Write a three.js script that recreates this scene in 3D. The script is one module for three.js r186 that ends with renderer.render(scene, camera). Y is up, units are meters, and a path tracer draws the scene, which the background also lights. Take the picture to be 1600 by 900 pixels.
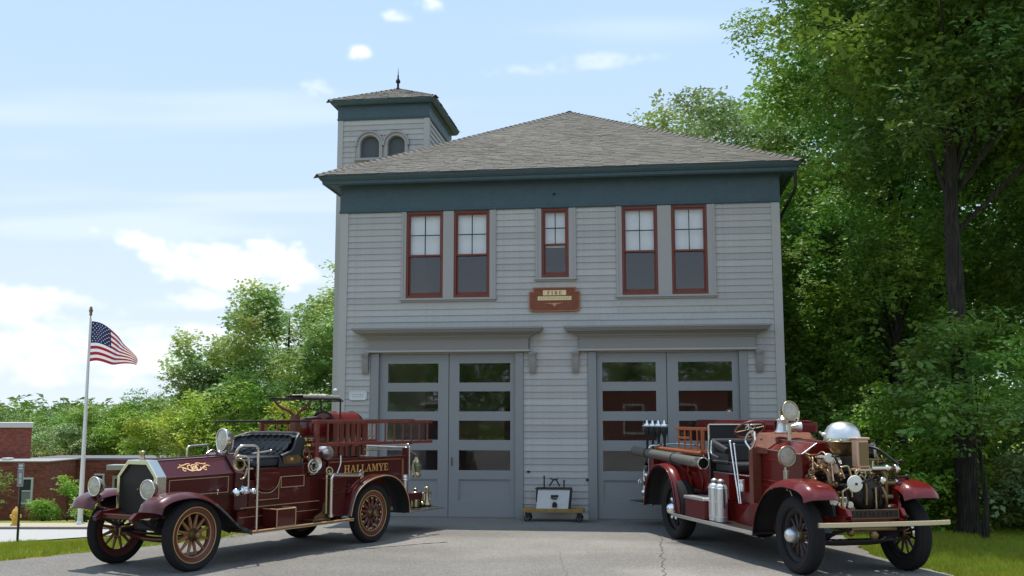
import * as THREE from 'three';
import { RoundedBoxGeometry } from 'three/addons/geometries/RoundedBoxGeometry.js';
import { mergeGeometries } from 'three/addons/utils/BufferGeometryUtils.js';
import { ImprovedNoise } from 'three/addons/math/ImprovedNoise.js';

// ---------------------------------------------------------------- camera, sky, sun, exposure
const scene = new THREE.Scene();
const camera = new THREE.PerspectiveCamera(31.417, 16 / 9, 0.1, 2000);
camera.position.set(0, 2, 0);
camera.lookAt(0, 2 + 205 / 1600 * 10, -10);
const renderer = new THREE.WebGLRenderer({ antialias: true });
renderer.toneMapping = THREE.LinearToneMapping;
renderer.toneMappingExposure = 1.21;
renderer.shadowMap.enabled = true;
const SUN = new THREE.Vector3(-0.1, 1, -0.27).normalize();
const sun = new THREE.DirectionalLight(new THREE.Color(1, 0.955, 0.87), 4.0);
sun.position.set(0, 0, -16).addScaledVector(SUN, 60);
sun.target.position.set(0, 0, -16);
sun.castShadow = true;
sun.shadow.mapSize.set(4096, 4096);
Object.assign(sun.shadow.camera, { left: -40, right: 40, top: 40, bottom: -40, near: 1, far: 140 });
sun.shadow.bias = -0.0004;
scene.add(sun, sun.target);

const noise = new ImprovedNoise();
const fbm = (x, y, z, o = 4) => { let s = 0, a = 0.5, f = 1; for (let i = 0; i < o; i++) { s += a * noise.noise(x * f, y * f, z * f); a *= 0.5; f *= 2.03; } return s; };
function rng(seed) { let a = seed >>> 0; return () => { a = (a + 0x6D2B79F5) | 0; let t = Math.imul(a ^ (a >>> 15), 1 | a); t = (t + Math.imul(t ^ (t >>> 7), 61 | t)) ^ t; return ((t ^ (t >>> 14)) >>> 0) / 4294967296; }; }
const clamp = (v, a = 0, b = 1) => Math.min(b, Math.max(a, v));
const sstep = (a, b, v) => { const t = clamp((v - a) / (b - a)); return t * t * (3 - 2 * t); };
const lerp = (a, b, t) => a + (b - a) * t;

{ // the sky: clear summer blue, hazy white towards the horizon, scattered cumulus and thin veils
  const W = 2048, H = 1024, d = new Float32Array(W * H * 4);
  // banks of cloud: azimuth and elevation of the middle, half width, half height, tilt, strength
  const banks = [[-19.6, 8.9, 3.0, .75, -0.22, 1], [-15.8, 7.9, 3.4, 1.5, -0.12, 1], [-12.8, 8.1, 2.2, 1.2, -.1, 1], [-13.6, 9.2, 1.2, .7, -.2, .9], [-17, 6.4, 2.6, .7, .1, .55], [-26, 5.6, 4.5, 1.3, -.12, .7], [-25, 3.0, 7, 1.5, 0, .75], [-17, 3.6, 5, 1.6, 0, .6],
    [-8.8, 20.0, 0.75, 0.42, 0, .9], [-6.7, 22.0, 0.9, 0.36, .05, .55], [-4.7, 22.6, 0.9, 0.35, -.1, .8], [-11.1, 18.0, 1.0, 0.5, 0, .35], [3.8, 19.6, 5, 0.5, 0.06, .3], [8, 15.2, 5, .7, 0, .25], [-33, 9, 4, 1.2, 0, .8], [-44, 7, 6, 2, 0, .9], [34, 8, 6, 1.6, 0, .9], [52, 12, 7, 2, 0, .8]];
  for (let j = 0; j < H; j++) {
    const el = (j + 0.5) / H * Math.PI - Math.PI / 2, y = Math.sin(el), c = Math.cos(el), ed = el * 180 / Math.PI;
    for (let i = 0; i < W; i++) {
      const a = ((i + 0.5) / W - 0.5) * 2 * Math.PI, x = c * Math.cos(a), z = c * Math.sin(a);
      const az = Math.atan2(x, -z) * 180 / Math.PI;
      const t = Math.pow(clamp(y), 0.62);
      let r = lerp(0.72, 0.24, t), g = lerp(0.81, 0.49, t), b = lerp(0.91, 0.86, t);
      const h = sstep(14, 0, ed) * 0.55;
      r = lerp(r, 0.71, h); g = lerp(g, 0.79, h); b = lerp(b, .89, h);
      let m = 0;
      if (ed > -2) {
        for (const [ca, ce, w, hh, tilt, s] of banks) {
          const dx = az - ca; if (Math.abs(dx) > w * 2) continue;
          const dy = ed - ce - tilt * dx;
          const q = (dx / w) ** 2 + (dy / hh) ** 2 * (dy < 0 ? 1.6 : 1); if (q > 4) continue;
          const k = 1.5 / Math.sqrt(w), n = fbm(az * k * .55 + ed * .3, ed * k * 1.5, ca * 3, 6) * 2.3 + fbm(az * k * 2.4, ed * k * 4.5, ca, 4) * .9;
          m = Math.max(m, s * sstep(1.15, -0.25, q - n));
        }
        // fair-weather clouds over the rest of the sky
        const ht = 1 / Math.max(0.1, y + 0.06), cx = x * ht, cz = z * ht;
        const away = sstep(38, 60, Math.abs(az)) * sstep(125, 100, Math.abs(az));
        const v = (away > 0 || ed > 30) ? fbm(cx * 1.5 + 7, cz * 1.5, 3.1, 5) : 0;
        m = Math.max(m, sstep(0.02, 0.26, v) * 0.9 * Math.max(away, sstep(30, 50, ed)));
        m = Math.max(m, 0.16 * sstep(0.0, 0.3, fbm(cx * 0.6, cz * 2.2, 9.7, 3)));
      }
      r = lerp(r, 1.12, m); g = lerp(g, 1.12, m); b = lerp(b, 1.12, m);
      if (ed < 0) { const k = sstep(0, -8, ed); r = lerp(r, 0.22, k); g = lerp(g, 0.22, k); b = lerp(b, 0.18, k); }
      const o = (j * W + i) * 4; d[o] = r; d[o + 1] = g; d[o + 2] = b; d[o + 3] = 1;
    }
  }
  const sky = new THREE.DataTexture(d, W, H, THREE.RGBAFormat, THREE.FloatType);
  sky.mapping = THREE.EquirectangularReflectionMapping; sky.colorSpace = THREE.LinearSRGBColorSpace;
  sky.minFilter = sky.magFilter = THREE.LinearFilter; sky.needsUpdate = true;
  scene.background = sky; scene.environment = sky;
}

// ---------------------------------------------------------------- helpers
const used = {};
const numbered = (n) => { const k = used[n] = (used[n] ?? -1) + 1; return k ? `${n}_${String(k).padStart(3, '0')}` : n; };
const V = (x, y, z) => new THREE.Vector3(x, y, z);
function clean(g) {
  const n = g.index ? g.toNonIndexed() : g.clone();
  for (const k of Object.keys(n.attributes)) if (!['position', 'normal', 'uv', 'color'].includes(k)) n.deleteAttribute(k);
  if (!n.attributes.normal) n.computeVertexNormals();
  if (!n.attributes.uv) n.setAttribute('uv', new THREE.BufferAttribute(new Float32Array(n.attributes.position.count * 2), 2));
  n.morphAttributes = {}; n.clearGroups();
  return n;
}
const J = (l) => (Array.isArray(l) ? (l.length === 1 ? clean(l[0]) : mergeGeometries(l.map(clean))) : clean(l));
function planarUV(g) { // uv in metres, by the main direction of each face
  const p = g.attributes.position, n = g.attributes.normal, u = new Float32Array(p.count * 2);
  for (let i = 0; i < p.count; i += 3) {
    let ax = 0, ay = 0, az = 0;
    for (let k = 0; k < 3; k++) { ax += n.getX(i + k); ay += n.getY(i + k); az += n.getZ(i + k); }
    ax = Math.abs(ax); ay = Math.abs(ay); az = Math.abs(az);
    for (let k = 0; k < 3; k++) {
      const x = p.getX(i + k), y = p.getY(i + k), z = p.getZ(i + k);
      const [a, b] = az >= ax && az >= ay ? [x, y] : ax >= ay ? [z, y] : [x, z];
      u[(i + k) * 2] = a; u[(i + k) * 2 + 1] = b;
    }
  }
  g.setAttribute('uv', new THREE.BufferAttribute(u, 2));
  return g;
}
let MIRROR = false; // build a vehicle the other way round
function flip(g) {
  const p = g.attributes;
  for (let i = 0; i < p.position.count; i++) { p.position.setZ(i, -p.position.getZ(i)); p.normal.setZ(i, -p.normal.getZ(i)); }
  for (const k of Object.keys(p)) { const a = p[k], s = a.itemSize; for (let i = 0; i < a.count; i += 3) for (let c = 0; c < s; c++) { const j1 = (i + 1) * s + c, j2 = (i + 2) * s + c, t = a.array[j1]; a.array[j1] = a.array[j2]; a.array[j2] = t; } }
  return g;
}
function mesh(name, geo, mat, parent, keepUV = false) {
  let g = J(geo); if (!keepUV) planarUV(g); if (MIRROR) flip(g);
  const m = new THREE.Mesh(g, mat); m.castShadow = m.receiveShadow = true;
  m.name = parent === scene ? numbered(name) : name; parent.add(m); return m;
}
function group(name, parent, x = 0, y = 0, z = 0) { const g = new THREE.Group(); g.name = parent === scene ? numbered(name) : name; g.position.set(x, y, MIRROR ? -z : z); parent.add(g); return g; }
function tag(o, label, category, grp) { o.userData.label = label; o.userData.category = category; if (grp) o.userData.group = grp; return o; }
const struct = (o) => { o.userData.kind = 'structure'; return o; };
const stuff = (o) => { o.userData.kind = 'stuff'; return o; };

function box(x0, x1, y0, y1, z0, z1, r = 0) {
  const w = x1 - x0, h = y1 - y0, d = z1 - z0;
  const g = r ? new RoundedBoxGeometry(w, h, d, 2, Math.min(r, w / 2.01, h / 2.01, d / 2.01)) : new THREE.BoxGeometry(w, h, d);
  return g.translate((x0 + x1) / 2, (y0 + y1) / 2, (z0 + z1) / 2);
}
const UP = V(0, 1, 0);
function orient(g, pos, dir) { return g.applyQuaternion(new THREE.Quaternion().setFromUnitVectors(UP, V(...dir).normalize())).translate(...pos); }
function rod(a, b, r0, r1 = r0, seg = 12) { const A = V(...a), B = V(...b), d = B.clone().sub(A), L = d.length(); return orient(new THREE.CylinderGeometry(r1, r0, L, seg).translate(0, L / 2, 0), a, [d.x, d.y, d.z]); }
function lathe(prof, pos = [0, 0, 0], dir = [0, 1, 0], seg = 28) { return orient(new THREE.LatheGeometry(prof.map(([r, h]) => new THREE.Vector2(r, h)), seg), pos, dir); }
function pipe(pts, r, bend = 0.06, seg = 40, rad = 8) { // a bent tube with rounded corners
  const P = pts.map((p) => V(...p)), c = new THREE.CurvePath(); let cur = P[0];
  for (let i = 1; i < P.length - 1; i++) {
    const a = P[i].clone().sub(P[i - 1]), b = P[i + 1].clone().sub(P[i]), f = Math.min(bend, a.length() * .45, b.length() * .45);
    const s = P[i].clone().addScaledVector(a.normalize(), -f), e = P[i].clone().addScaledVector(b.normalize(), f);
    c.add(new THREE.LineCurve3(cur, s)); c.add(new THREE.QuadraticBezierCurve3(s, P[i], e)); cur = e;
  }
  c.add(new THREE.LineCurve3(cur, P[P.length - 1]));
  return new THREE.TubeGeometry(c, seg, r, rad, false);
}
const ring = (R, r, pos, dir, seg = 32, rs = 8) => orient(new THREE.TorusGeometry(R, r, rs, seg).rotateX(Math.PI / 2), pos, dir);
const ball = (r, x, y, z, sx = 1, sy = 1, sz = 1) => new THREE.SphereGeometry(r, 20, 14).scale(sx, sy, sz).translate(x, y, z);
function poly(pts, holes = []) {
  const s = new THREE.Shape(pts.map(([x, y]) => new THREE.Vector2(x, y)));
  for (const h of holes) s.holes.push(h instanceof THREE.Path ? h : new THREE.Path(h.map(([x, y]) => new THREE.Vector2(x, y))));
  return s;
}
function extr(shape, z0, z1, bevel = 0) { // an outline in x, y drawn out along z
  const g = new THREE.ExtrudeGeometry(shape, { depth: z1 - z0 - 2 * bevel, bevelEnabled: bevel > 0, bevelThickness: bevel, bevelSize: bevel, bevelOffset: -bevel, bevelSegments: 2, curveSegments: 16 });
  return g.translate(0, 0, z0 + bevel);
}
const rect = (x0, x1, y0, y1) => [[x0, y0], [x1, y0], [x1, y1], [x0, y1]];
// an outline in z, y drawn out along x
const extrX = (pts, x0, x1, bevel = 0) => extr(poly(pts.map(([z, y]) => [-z, y])), x0, x1, bevel).rotateY(Math.PI / 2);
function loft(rings, closed = true, caps = false) { // quads between matching rings of points, flat shaded
  const pos = [], n = rings[0].length;
  for (let i = 0; i < rings.length - 1; i++) for (let k = 0; k < (closed ? n : n - 1); k++) {
    const a = rings[i][k], b = rings[i][(k + 1) % n], c = rings[i + 1][(k + 1) % n], d = rings[i + 1][k];
    pos.push(...a, ...b, ...c, ...a, ...c, ...d);
  }
  if (caps) for (const [R, f] of [[rings[0], 1], [rings[rings.length - 1], 0]]) for (let k = 1; k < n - 1; k++) f ? pos.push(...R[0], ...R[k + 1], ...R[k]) : pos.push(...R[0], ...R[k], ...R[k + 1]);
  const g = new THREE.BufferGeometry(); g.setAttribute('position', new THREE.Float32BufferAttribute(pos, 3)); g.computeVertexNormals(); return g;
}
function smoothSheet(nu, nv, f) { // a closed thin sheet given by f(u, v, side)
  const g = new THREE.BufferGeometry(), p = [], idx = [];
  for (const s of [1, 0]) for (let i = 0; i <= nu; i++) for (let j = 0; j <= nv; j++) p.push(...f(i / nu, j / nv, s));
  const N = (nu + 1) * (nv + 1), at = (s, i, j) => (s ? 0 : N) + i * (nv + 1) + j;
  for (let i = 0; i < nu; i++) for (let j = 0; j < nv; j++) {
    idx.push(at(1, i, j), at(1, i + 1, j), at(1, i + 1, j + 1), at(1, i, j), at(1, i + 1, j + 1), at(1, i, j + 1));
    idx.push(at(0, i, j), at(0, i + 1, j + 1), at(0, i + 1, j), at(0, i, j), at(0, i, j + 1), at(0, i + 1, j + 1));
  }
  for (let i = 0; i < nu; i++) for (const j of [0, nv]) { const q = [at(1, i, j), at(0, i, j), at(0, i + 1, j), at(1, i + 1, j)]; idx.push(...(j ? [q[0], q[2], q[1], q[0], q[3], q[2]] : [q[0], q[1], q[2], q[0], q[2], q[3]])); }
  g.setAttribute('position', new THREE.Float32BufferAttribute(p, 3)); g.setIndex(idx); g.computeVertexNormals(); return g;
}
function ribbon(path, z0, z1, th = 0.012, crown = 0.03, lip = 0, inner = 0) { // a mudguard: a curved strip along a path in x, y
  const c = new THREE.CatmullRomCurve3(path.map(([x, y]) => V(x, y, 0)), false, 'centripetal');
  return smoothSheet(30, 8, (u, v, s) => {
    const p = c.getPointAt(u), t = c.getTangentAt(u), nx = t.y, ny = -t.x;
    const e = 2 * v - 1, o = crown * (1 - e * e * e * e) - (s ? 0 : th) - lip * Math.abs(e) ** 6 - inner;
    return [p.x + nx * o, p.y + ny * o, lerp(z0, z1, v)];
  });
}
function taper(pts, r0, r1, seg = 12, rad = 9, wob = 0, seed = 1) { // a tapering limb
  const c = new THREE.CatmullRomCurve3(pts.map((p) => V(...p)), false, 'centripetal'), p = [], idx = [], R = rng(seed);
  const fr = c.computeFrenetFrames(seg, false);
  for (let i = 0; i <= seg; i++) { const q = c.getPointAt(i / seg), r = lerp(r0, r1, i / seg) * (1 + wob * (R() - .5)); for (let k = 0; k < rad; k++) { const a = k / rad * 2 * Math.PI; p.push(...q.clone().addScaledVector(fr.normals[i], Math.cos(a) * r).addScaledVector(fr.binormals[i], Math.sin(a) * r).toArray()); } }
  for (let i = 0; i < seg; i++) for (let k = 0; k < rad; k++) { const a = i * rad + k, b = i * rad + (k + 1) % rad, c2 = b + rad, d = a + rad; idx.push(a, b, c2, a, c2, d); }
  const g = new THREE.BufferGeometry(); g.setAttribute('position', new THREE.Float32BufferAttribute(p, 3)); g.setIndex(idx); g.computeVertexNormals(); return g;
}
// a moulding: profile of [out, y] carried round corners given by corner(out)
function moulding(prof, corners, closed) {
  return loft(prof.map(([o, y]) => corners(o).map(([x, z]) => [x, y, z])), closed);
}

// positions of far things were measured as bearings: slope across and slope up, turned into metres at a distance d
const TA = 205 / 1600, cosT = 1 / Math.hypot(1, TA), sinT = TA * cosT;
const across = (px, d, py = 660) => (px - 800) / 1600 / (cosT - (450 - py) / 1600 * sinT) * d;
const upAt = (py, d) => { const b = (450 - py) / 1600; return 2 + (b * cosT + sinT) / (cosT - b * sinT) * d; };

// ---------------------------------------------------------------- textures
function tex(w, h, f, srgb = true) {
  const d = new Uint8Array(w * h * 4);
  for (let j = 0; j < h; j++) for (let i = 0; i < w; i++) { const c = f(i, j, i / w, j / h), o = (j * w + i) * 4; for (let k = 0; k < 3; k++) d[o + k] = clamp(Array.isArray(c) ? c[k] : c, 0, 1) * 255; d[o + 3] = 255; }
  const t = new THREE.DataTexture(d, w, h); if (srgb) t.colorSpace = THREE.SRGBColorSpace;
  t.wrapS = t.wrapT = THREE.RepeatWrapping; t.magFilter = THREE.LinearFilter; t.minFilter = THREE.LinearMipmapLinearFilter; t.generateMipmaps = true; t.needsUpdate = true; return t;
}
const rep = (t, sx, sy = sx) => { const c = t.clone(); c.repeat.set(1 / sx, 1 / sy); c.needsUpdate = true; return c; };
// noise that repeats seamlessly over the unit square
const tile = (u, v, f, s, o = 4) => { const a = u * 2 * Math.PI, b = v * 2 * Math.PI, r = f / (2 * Math.PI); return fbm(Math.cos(a) * r + s, Math.sin(a) * r + Math.cos(b) * r, Math.sin(b) * r + s * .7, o); };
function canvasTex(w, h, draw) { const c = document.createElement('canvas'); c.width = w; c.height = h; draw(c.getContext('2d'), w, h); const t = new THREE.CanvasTexture(c); t.colorSpace = THREE.SRGBColorSpace; t.anisotropy = 8; return t; }
const R0 = rng(11);
const paintTex = tex(512, 512, (i, j, u, v) => { const n = tile(u, v, 6, 3.3) * .05 + tile(u, v * .5, 30, 9, 3) * .05; const fl = tile(u, v, 22, 5.5, 3) > .33 ? -.06 : 0; return .955 + n + fl + (R0() - .5) * .03; });
const paintRough = tex(256, 256, (i, j, u, v) => .62 + tile(u, v, 9, 2.2) * .35, false);
const dustRough = tex(256, 256, (i, j, u, v) => .5 + tile(u, v, 5, 1.7) * .5 + tile(u, v, 26, 7.1, 3) * .35, false);
const grainBump = tex(256, 256, (i, j, u, v) => .5 + tile(u, v, 40, 4.4, 3) * .8 + (R0() - .5) * .12, false);
const grid = (n, f) => { const a = new Float32Array(n * n); for (let j = 0; j < n; j++) for (let i = 0; i < n; i++) a[j * n + i] = f(i / n, j / n); return (u, v) => { const x = u * (n - 1), y = v * (n - 1), i = Math.min(n - 2, x | 0), j = Math.min(n - 2, y | 0), p = x - i, q = y - j, k = j * n + i; return (a[k] * (1 - p) + a[k + 1] * p) * (1 - q) + (a[k + n] * (1 - p) + a[k + n + 1] * p) * q; }; };
const asphaltLow = grid(512, (u, v) => fbm(u * 7, v * 5, 1.5, 5) * .10 + fbm(u * 26, v * 22, 6.1, 4) * .07 + sstep(.05, .3, fbm(u * 3.2, v * 9, 8.8, 4)) * .05 + sstep(.26, .5, fbm(u * 11 + 3, v * 13, 2.9, 4)) * -.15);
const asphaltTex = tex(2048, 2048, (i, j, u, v) => {
  const st = R0(), agg = st > .93 ? .10 : st < .08 ? -.10 : (R0() - .5) * .07;
  const k = .45 + asphaltLow(u, v) + agg; return [k * 1.03, k * .985, k * .925];
});
const asphaltBump = tex(512, 512, (i, j, u, v) => .5 + (R0() - .5) * .6 + tile(u, v, 60, 3.1, 2) * .6, false);
const lawnTex = tex(1024, 1024, (i, j, u, v) => {
  const n = tile(u, v, 9, 2.7, 5), m = tile(u, v, 60, 8.3, 3), dry = sstep(.05, .35, tile(u, v, 5, 6.6, 4)), k = .36 + n * .16 + m * .16 + (R0() - .5) * .12;
  return [k * lerp(.98, 1.2, dry), k * lerp(1.12, 1.1, dry), k * lerp(.42, .5, dry)];
});
const barkTex = tex(256, 512, (i, j, u, v) => { const n = tile(u, v * .25, 26, 3.9, 4), k = .27 + n * .3 + (R0() - .5) * .06; return [k * 1.05, k * .95, k * .82]; });
const barkBump = tex(256, 512, (i, j, u, v) => .5 + tile(u, v * .25, 26, 3.9, 4) * 1.2, false);
const graniteTex = tex(256, 256, () => { const s = R0(); return .88 + (R0() - .5) * .22 + (s > .9 ? .08 : 0); });
const woodTex = tex(256, 256, (i, j, u, v) => { const n = tile(u * .3, v, 30, 2.3, 4) * .28 + tile(u, v, 8, 5.1) * .1; return .9 + n; });
const brickTex = tex(1024, 512, (i, j, u, v) => {
  const rows = 32, cols = 16, r = Math.floor(v * rows), fx = (u * cols + (r % 2) * .5), c = Math.floor(fx) % cols, x = fx % 1, y = (v * rows) % 1;
  const h = Math.sin((r * 57 + c * 131) * 12.9898) * 43758.5453, q = h - Math.floor(h);
  const mortar = x < .035 || y < .12; const k = (mortar ? .50 : .40 + q * .14) + tile(u, v, 20, 4.2, 3) * .12 + (R0() - .5) * .05;
  return mortar ? [k * .9, k * .68, k * .6] : [k * 1.03, k * .52, k * .40];
});
const honeyTex = tex(128, 128, (i, j) => { const a = (i % 16) / 16, b = ((j + (Math.floor(i / 16) % 2) * 8) % 16) / 16; const e = Math.min(a, 1 - a, b, 1 - b); return e < .16 ? .42 : .10; });

// ---------------------------------------------------------------- materials
const std = (o) => new THREE.MeshStandardMaterial(o), phy = (o) => new THREE.MeshPhysicalMaterial(o);
const C = (r, g, b) => new THREE.Color().setRGB(r, g, b);
const M = {};
const pm = rep(paintTex, 1.7, 1.7), pr = rep(paintRough, .9);
M.board = [[.485, .455, .42], [.525, .497, .462], [.45, .426, .398], [.50, .472, .438], [.475, .45, .42], [.51, .478, .438]].map(([r, g, b], i) => std({ color: C(r, g, b), map: pm, roughnessMap: pr, roughness: .95, bumpMap: rep(grainBump, .5, .12), bumpScale: .0012 }));
M.trim = std({ color: C(.445, .415, .385), roughnessMap: pr, roughness: .9 });
M.casing = std({ color: C(.37, .342, .322), roughnessMap: pr, roughness: .9 });
M.door = std({ color: C(.255, .255, .25), roughnessMap: pr, roughness: .75 });
M.hood = std({ color: C(.255, .238, .22), roughnessMap: pr, roughness: .85 });
M.blue = std({ color: C(.052, .092, .108), map: pm, roughnessMap: pr, roughness: .8 });
M.sash = std({ color: C(.20, .042, .020), map: pm, roughness: .5 });
M.blind = std({ color: C(.72, .73, .70), roughness: .9 });
M.glass = phy({ color: C(1, 1, 1), transmission: 1, thickness: 0, roughness: .02, ior: 1.52 });
M.inner = std({ color: C(.20, .155, .115), roughness: .9 });
M.louver = std({ color: C(.085, .095, .095), roughness: .7 });
M.shingle = std({ color: C(1, 1, 1), vertexColors: true, map: rep(graniteTex, .35), roughness: .95 });
M.roofBase = std({ color: C(.12, .11, .10), roughness: 1 });
M.iron = std({ color: C(.02, .02, .02), roughness: .55, metalness: .3 });
M.black = std({ color: C(.012, .012, .013), roughness: .6 });
M.rubber = std({ color: C(.011, .010, .010), roughness: .92, bumpMap: grainBump, bumpScale: .0006 });
const maroon = (r, g, b, rough = .22) => phy({ color: C(r, g, b), roughness: rough, clearcoat: .5, clearcoatRoughness: .05, specularIntensity: .6 });
M.maroon = maroon(.076, .0085, .0065, .32);
M.maroonDark = M.russet = M.maroon;
M.red = maroon(.135, .008, .0065, .3);
M.redDark = M.red; M.redFrame = M.maroon;
M.nickel = std({ color: C(.70, .655, .57), metalness: 1, roughness: .27 });
M.chrome = std({ color: C(.86, .86, .85), metalness: 1, roughness: .16 });
M.brass = std({ color: C(.47, .39, .23), metalness: 1, roughness: .3 });
M.copper = std({ color: C(.62, .42, .30), metalness: .9, roughness: .5 });
M.bronze = std({ color: C(.22, .145, .07), metalness: .9, roughness: .42 });
M.gold = std({ color: C(.60, .36, .11), metalness: .35, roughness: .45 });
M.goldLine = std({ color: C(.50, .32, .16), metalness: .2, roughness: .5 });
M.castDark = std({ color: C(.030, .022, .018), metalness: .5, roughness: .42 });
M.grease = std({ color: C(.02, .018, .018), roughness: .65 });
M.aluminium = std({ color: C(.70, .695, .67), metalness: .9, roughness: .36 });
M.leather = phy({ color: C(.012, .013, .015), roughness: .42, bumpMap: rep(grainBump, .08), bumpScale: .0015, clearcoat: .25, clearcoatRoughness: .35 });
M.lens = phy({ color: C(.92, .90, .82), roughness: .12, transmission: .75, thickness: 0 });
M.panelWood = std({ color: C(.20, .055, .022), map: rep(woodTex, .5), roughness: .75 });
M.dial = std({ color: C(.72, .68, .56), roughness: .5 });
M.core = std({ color: C(.30, .27, .22), map: rep(honeyTex, .05), roughness: .6, metalness: .4 });
M.rung = std({ color: C(.20, .052, .026), map: rep(woodTex, .4), roughness: .55 });
M.rail = phy({ color: C(.22, .042, .026), map: rep(woodTex, .6), roughness: .4, clearcoat: .3 });
M.orange = phy({ color: C(.42, .105, .025), map: rep(woodTex, .6), roughness: .45, clearcoat: .3 });
M.mahogany = phy({ color: C(.20, .048, .022), map: rep(woodTex, .5), roughness: .4, clearcoat: .4 });
M.spoke = std({ color: C(.30, .13, .045), map: rep(woodTex, .3), roughness: .45 });
M.felloe = std({ color: C(.145, .040, .026), map: rep(woodTex, .3), roughness: .45 });
M.hose = std({ color: C(.15, .14, .115), roughness: .8, bumpMap: rep(grainBump, .2), bumpScale: .004 });
M.canvasHose = std({ color: C(.42, .38, .30), roughness: .95 });
M.plank = std({ color: C(.38, .22, .055), map: rep(woodTex, .5), roughness: .7 });
M.white = std({ color: C(.72, .72, .70), map: pm, roughness: .6 });
M.bumper = std({ color: C(.60, .49, .30), roughness: .42, metalness: .2 });
M.brick = std({ color: C(1, 1, 1), map: rep(brickTex, 3.2, 2.4), roughness: .9 });
M.brickDark = M.brick;
M.stone = std({ color: C(.5, .47, .40), map: rep(graniteTex, .6), roughness: .9 });
M.bark = std({ color: C(.42, .40, .38), map: rep(barkTex, .9, 1.8), bumpMap: rep(barkBump, .9, 1.8), bumpScale: .03, roughness: 1 });
const asphaltMap = rep(asphaltTex, 30); asphaltMap.offset.set(.5, .1);
M.asphalt = std({ color: C(1, 1, 1), map: asphaltMap, bumpMap: rep(asphaltBump, 1.3), bumpScale: .006, roughness: .92 });
M.crack = std({ color: C(.045, .042, .038), roughness: 1 });
M.lawn = std({ color: C(1.75, 1.75, 1.2), map: rep(lawnTex, 5.5), bumpMap: rep(grainBump, .6), bumpScale: .03, roughness: 1 });
M.road = std({ color: C(.50, .48, .45), map: rep(graniteTex, .8), roughness: .95 });
M.walk = std({ color: C(.52, .44, .31), map: rep(graniteTex, .8), roughness: .95 });

// ---------------------------------------------------------------- ground
// flat yard; the land to the left falls away towards a street
function landY(x, z) {
  const d = -z; if (d < 14) return 0;
  const m = sstep(-5.2, -8.4, x + Math.max(0, d - 40) * .12);
  const t = Math.max(0, d - 15.2), fall = t < 2.6 ? .085 * t * t / 5.2 : .085 * (t - 1.3);
  return -m * Math.min(fall, 4.4 + Math.max(0, d - 66) * .004);
}
const axis = (lo, hi, fine0, fine1, step, grow = 1.25) => { const a = []; for (let v = fine0; v <= fine1 + 1e-6; v += step) a.push(v); let s = step; for (let v = fine1; v < hi;) { s *= grow; v += s; a.push(Math.min(v, hi)); } s = step; for (let v = fine0; v > lo;) { s *= grow; v -= s; a.unshift(Math.max(v, lo)); } return a; };
function sheetFrom(xs, zs, yf, inside) {
  const p = [], idx = [], nx = xs.length;
  for (const z of zs) for (const x of xs) p.push(x, yf(x, z), z);
  for (let j = 0; j < zs.length - 1; j++) for (let i = 0; i < nx - 1; i++) {
    if (inside && !inside((xs[i] + xs[i + 1]) / 2, (zs[j] + zs[j + 1]) / 2)) continue;
    const a = j * nx + i; idx.push(a, a + nx, a + nx + 1, a, a + nx + 1, a + 1);
  }
  const g = new THREE.BufferGeometry(); g.setAttribute('position', new THREE.Float32BufferAttribute(p, 3)); g.setIndex(idx); g.computeVertexNormals(); return g;
}
struct(mesh('ground', sheetFrom(axis(-700, 700, -34, 20, .5, 1.3), axis(-900, 300, -70, -10, .5, 1.3), (x, z) => landY(x, z) - .03), M.lawn, scene));
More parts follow.
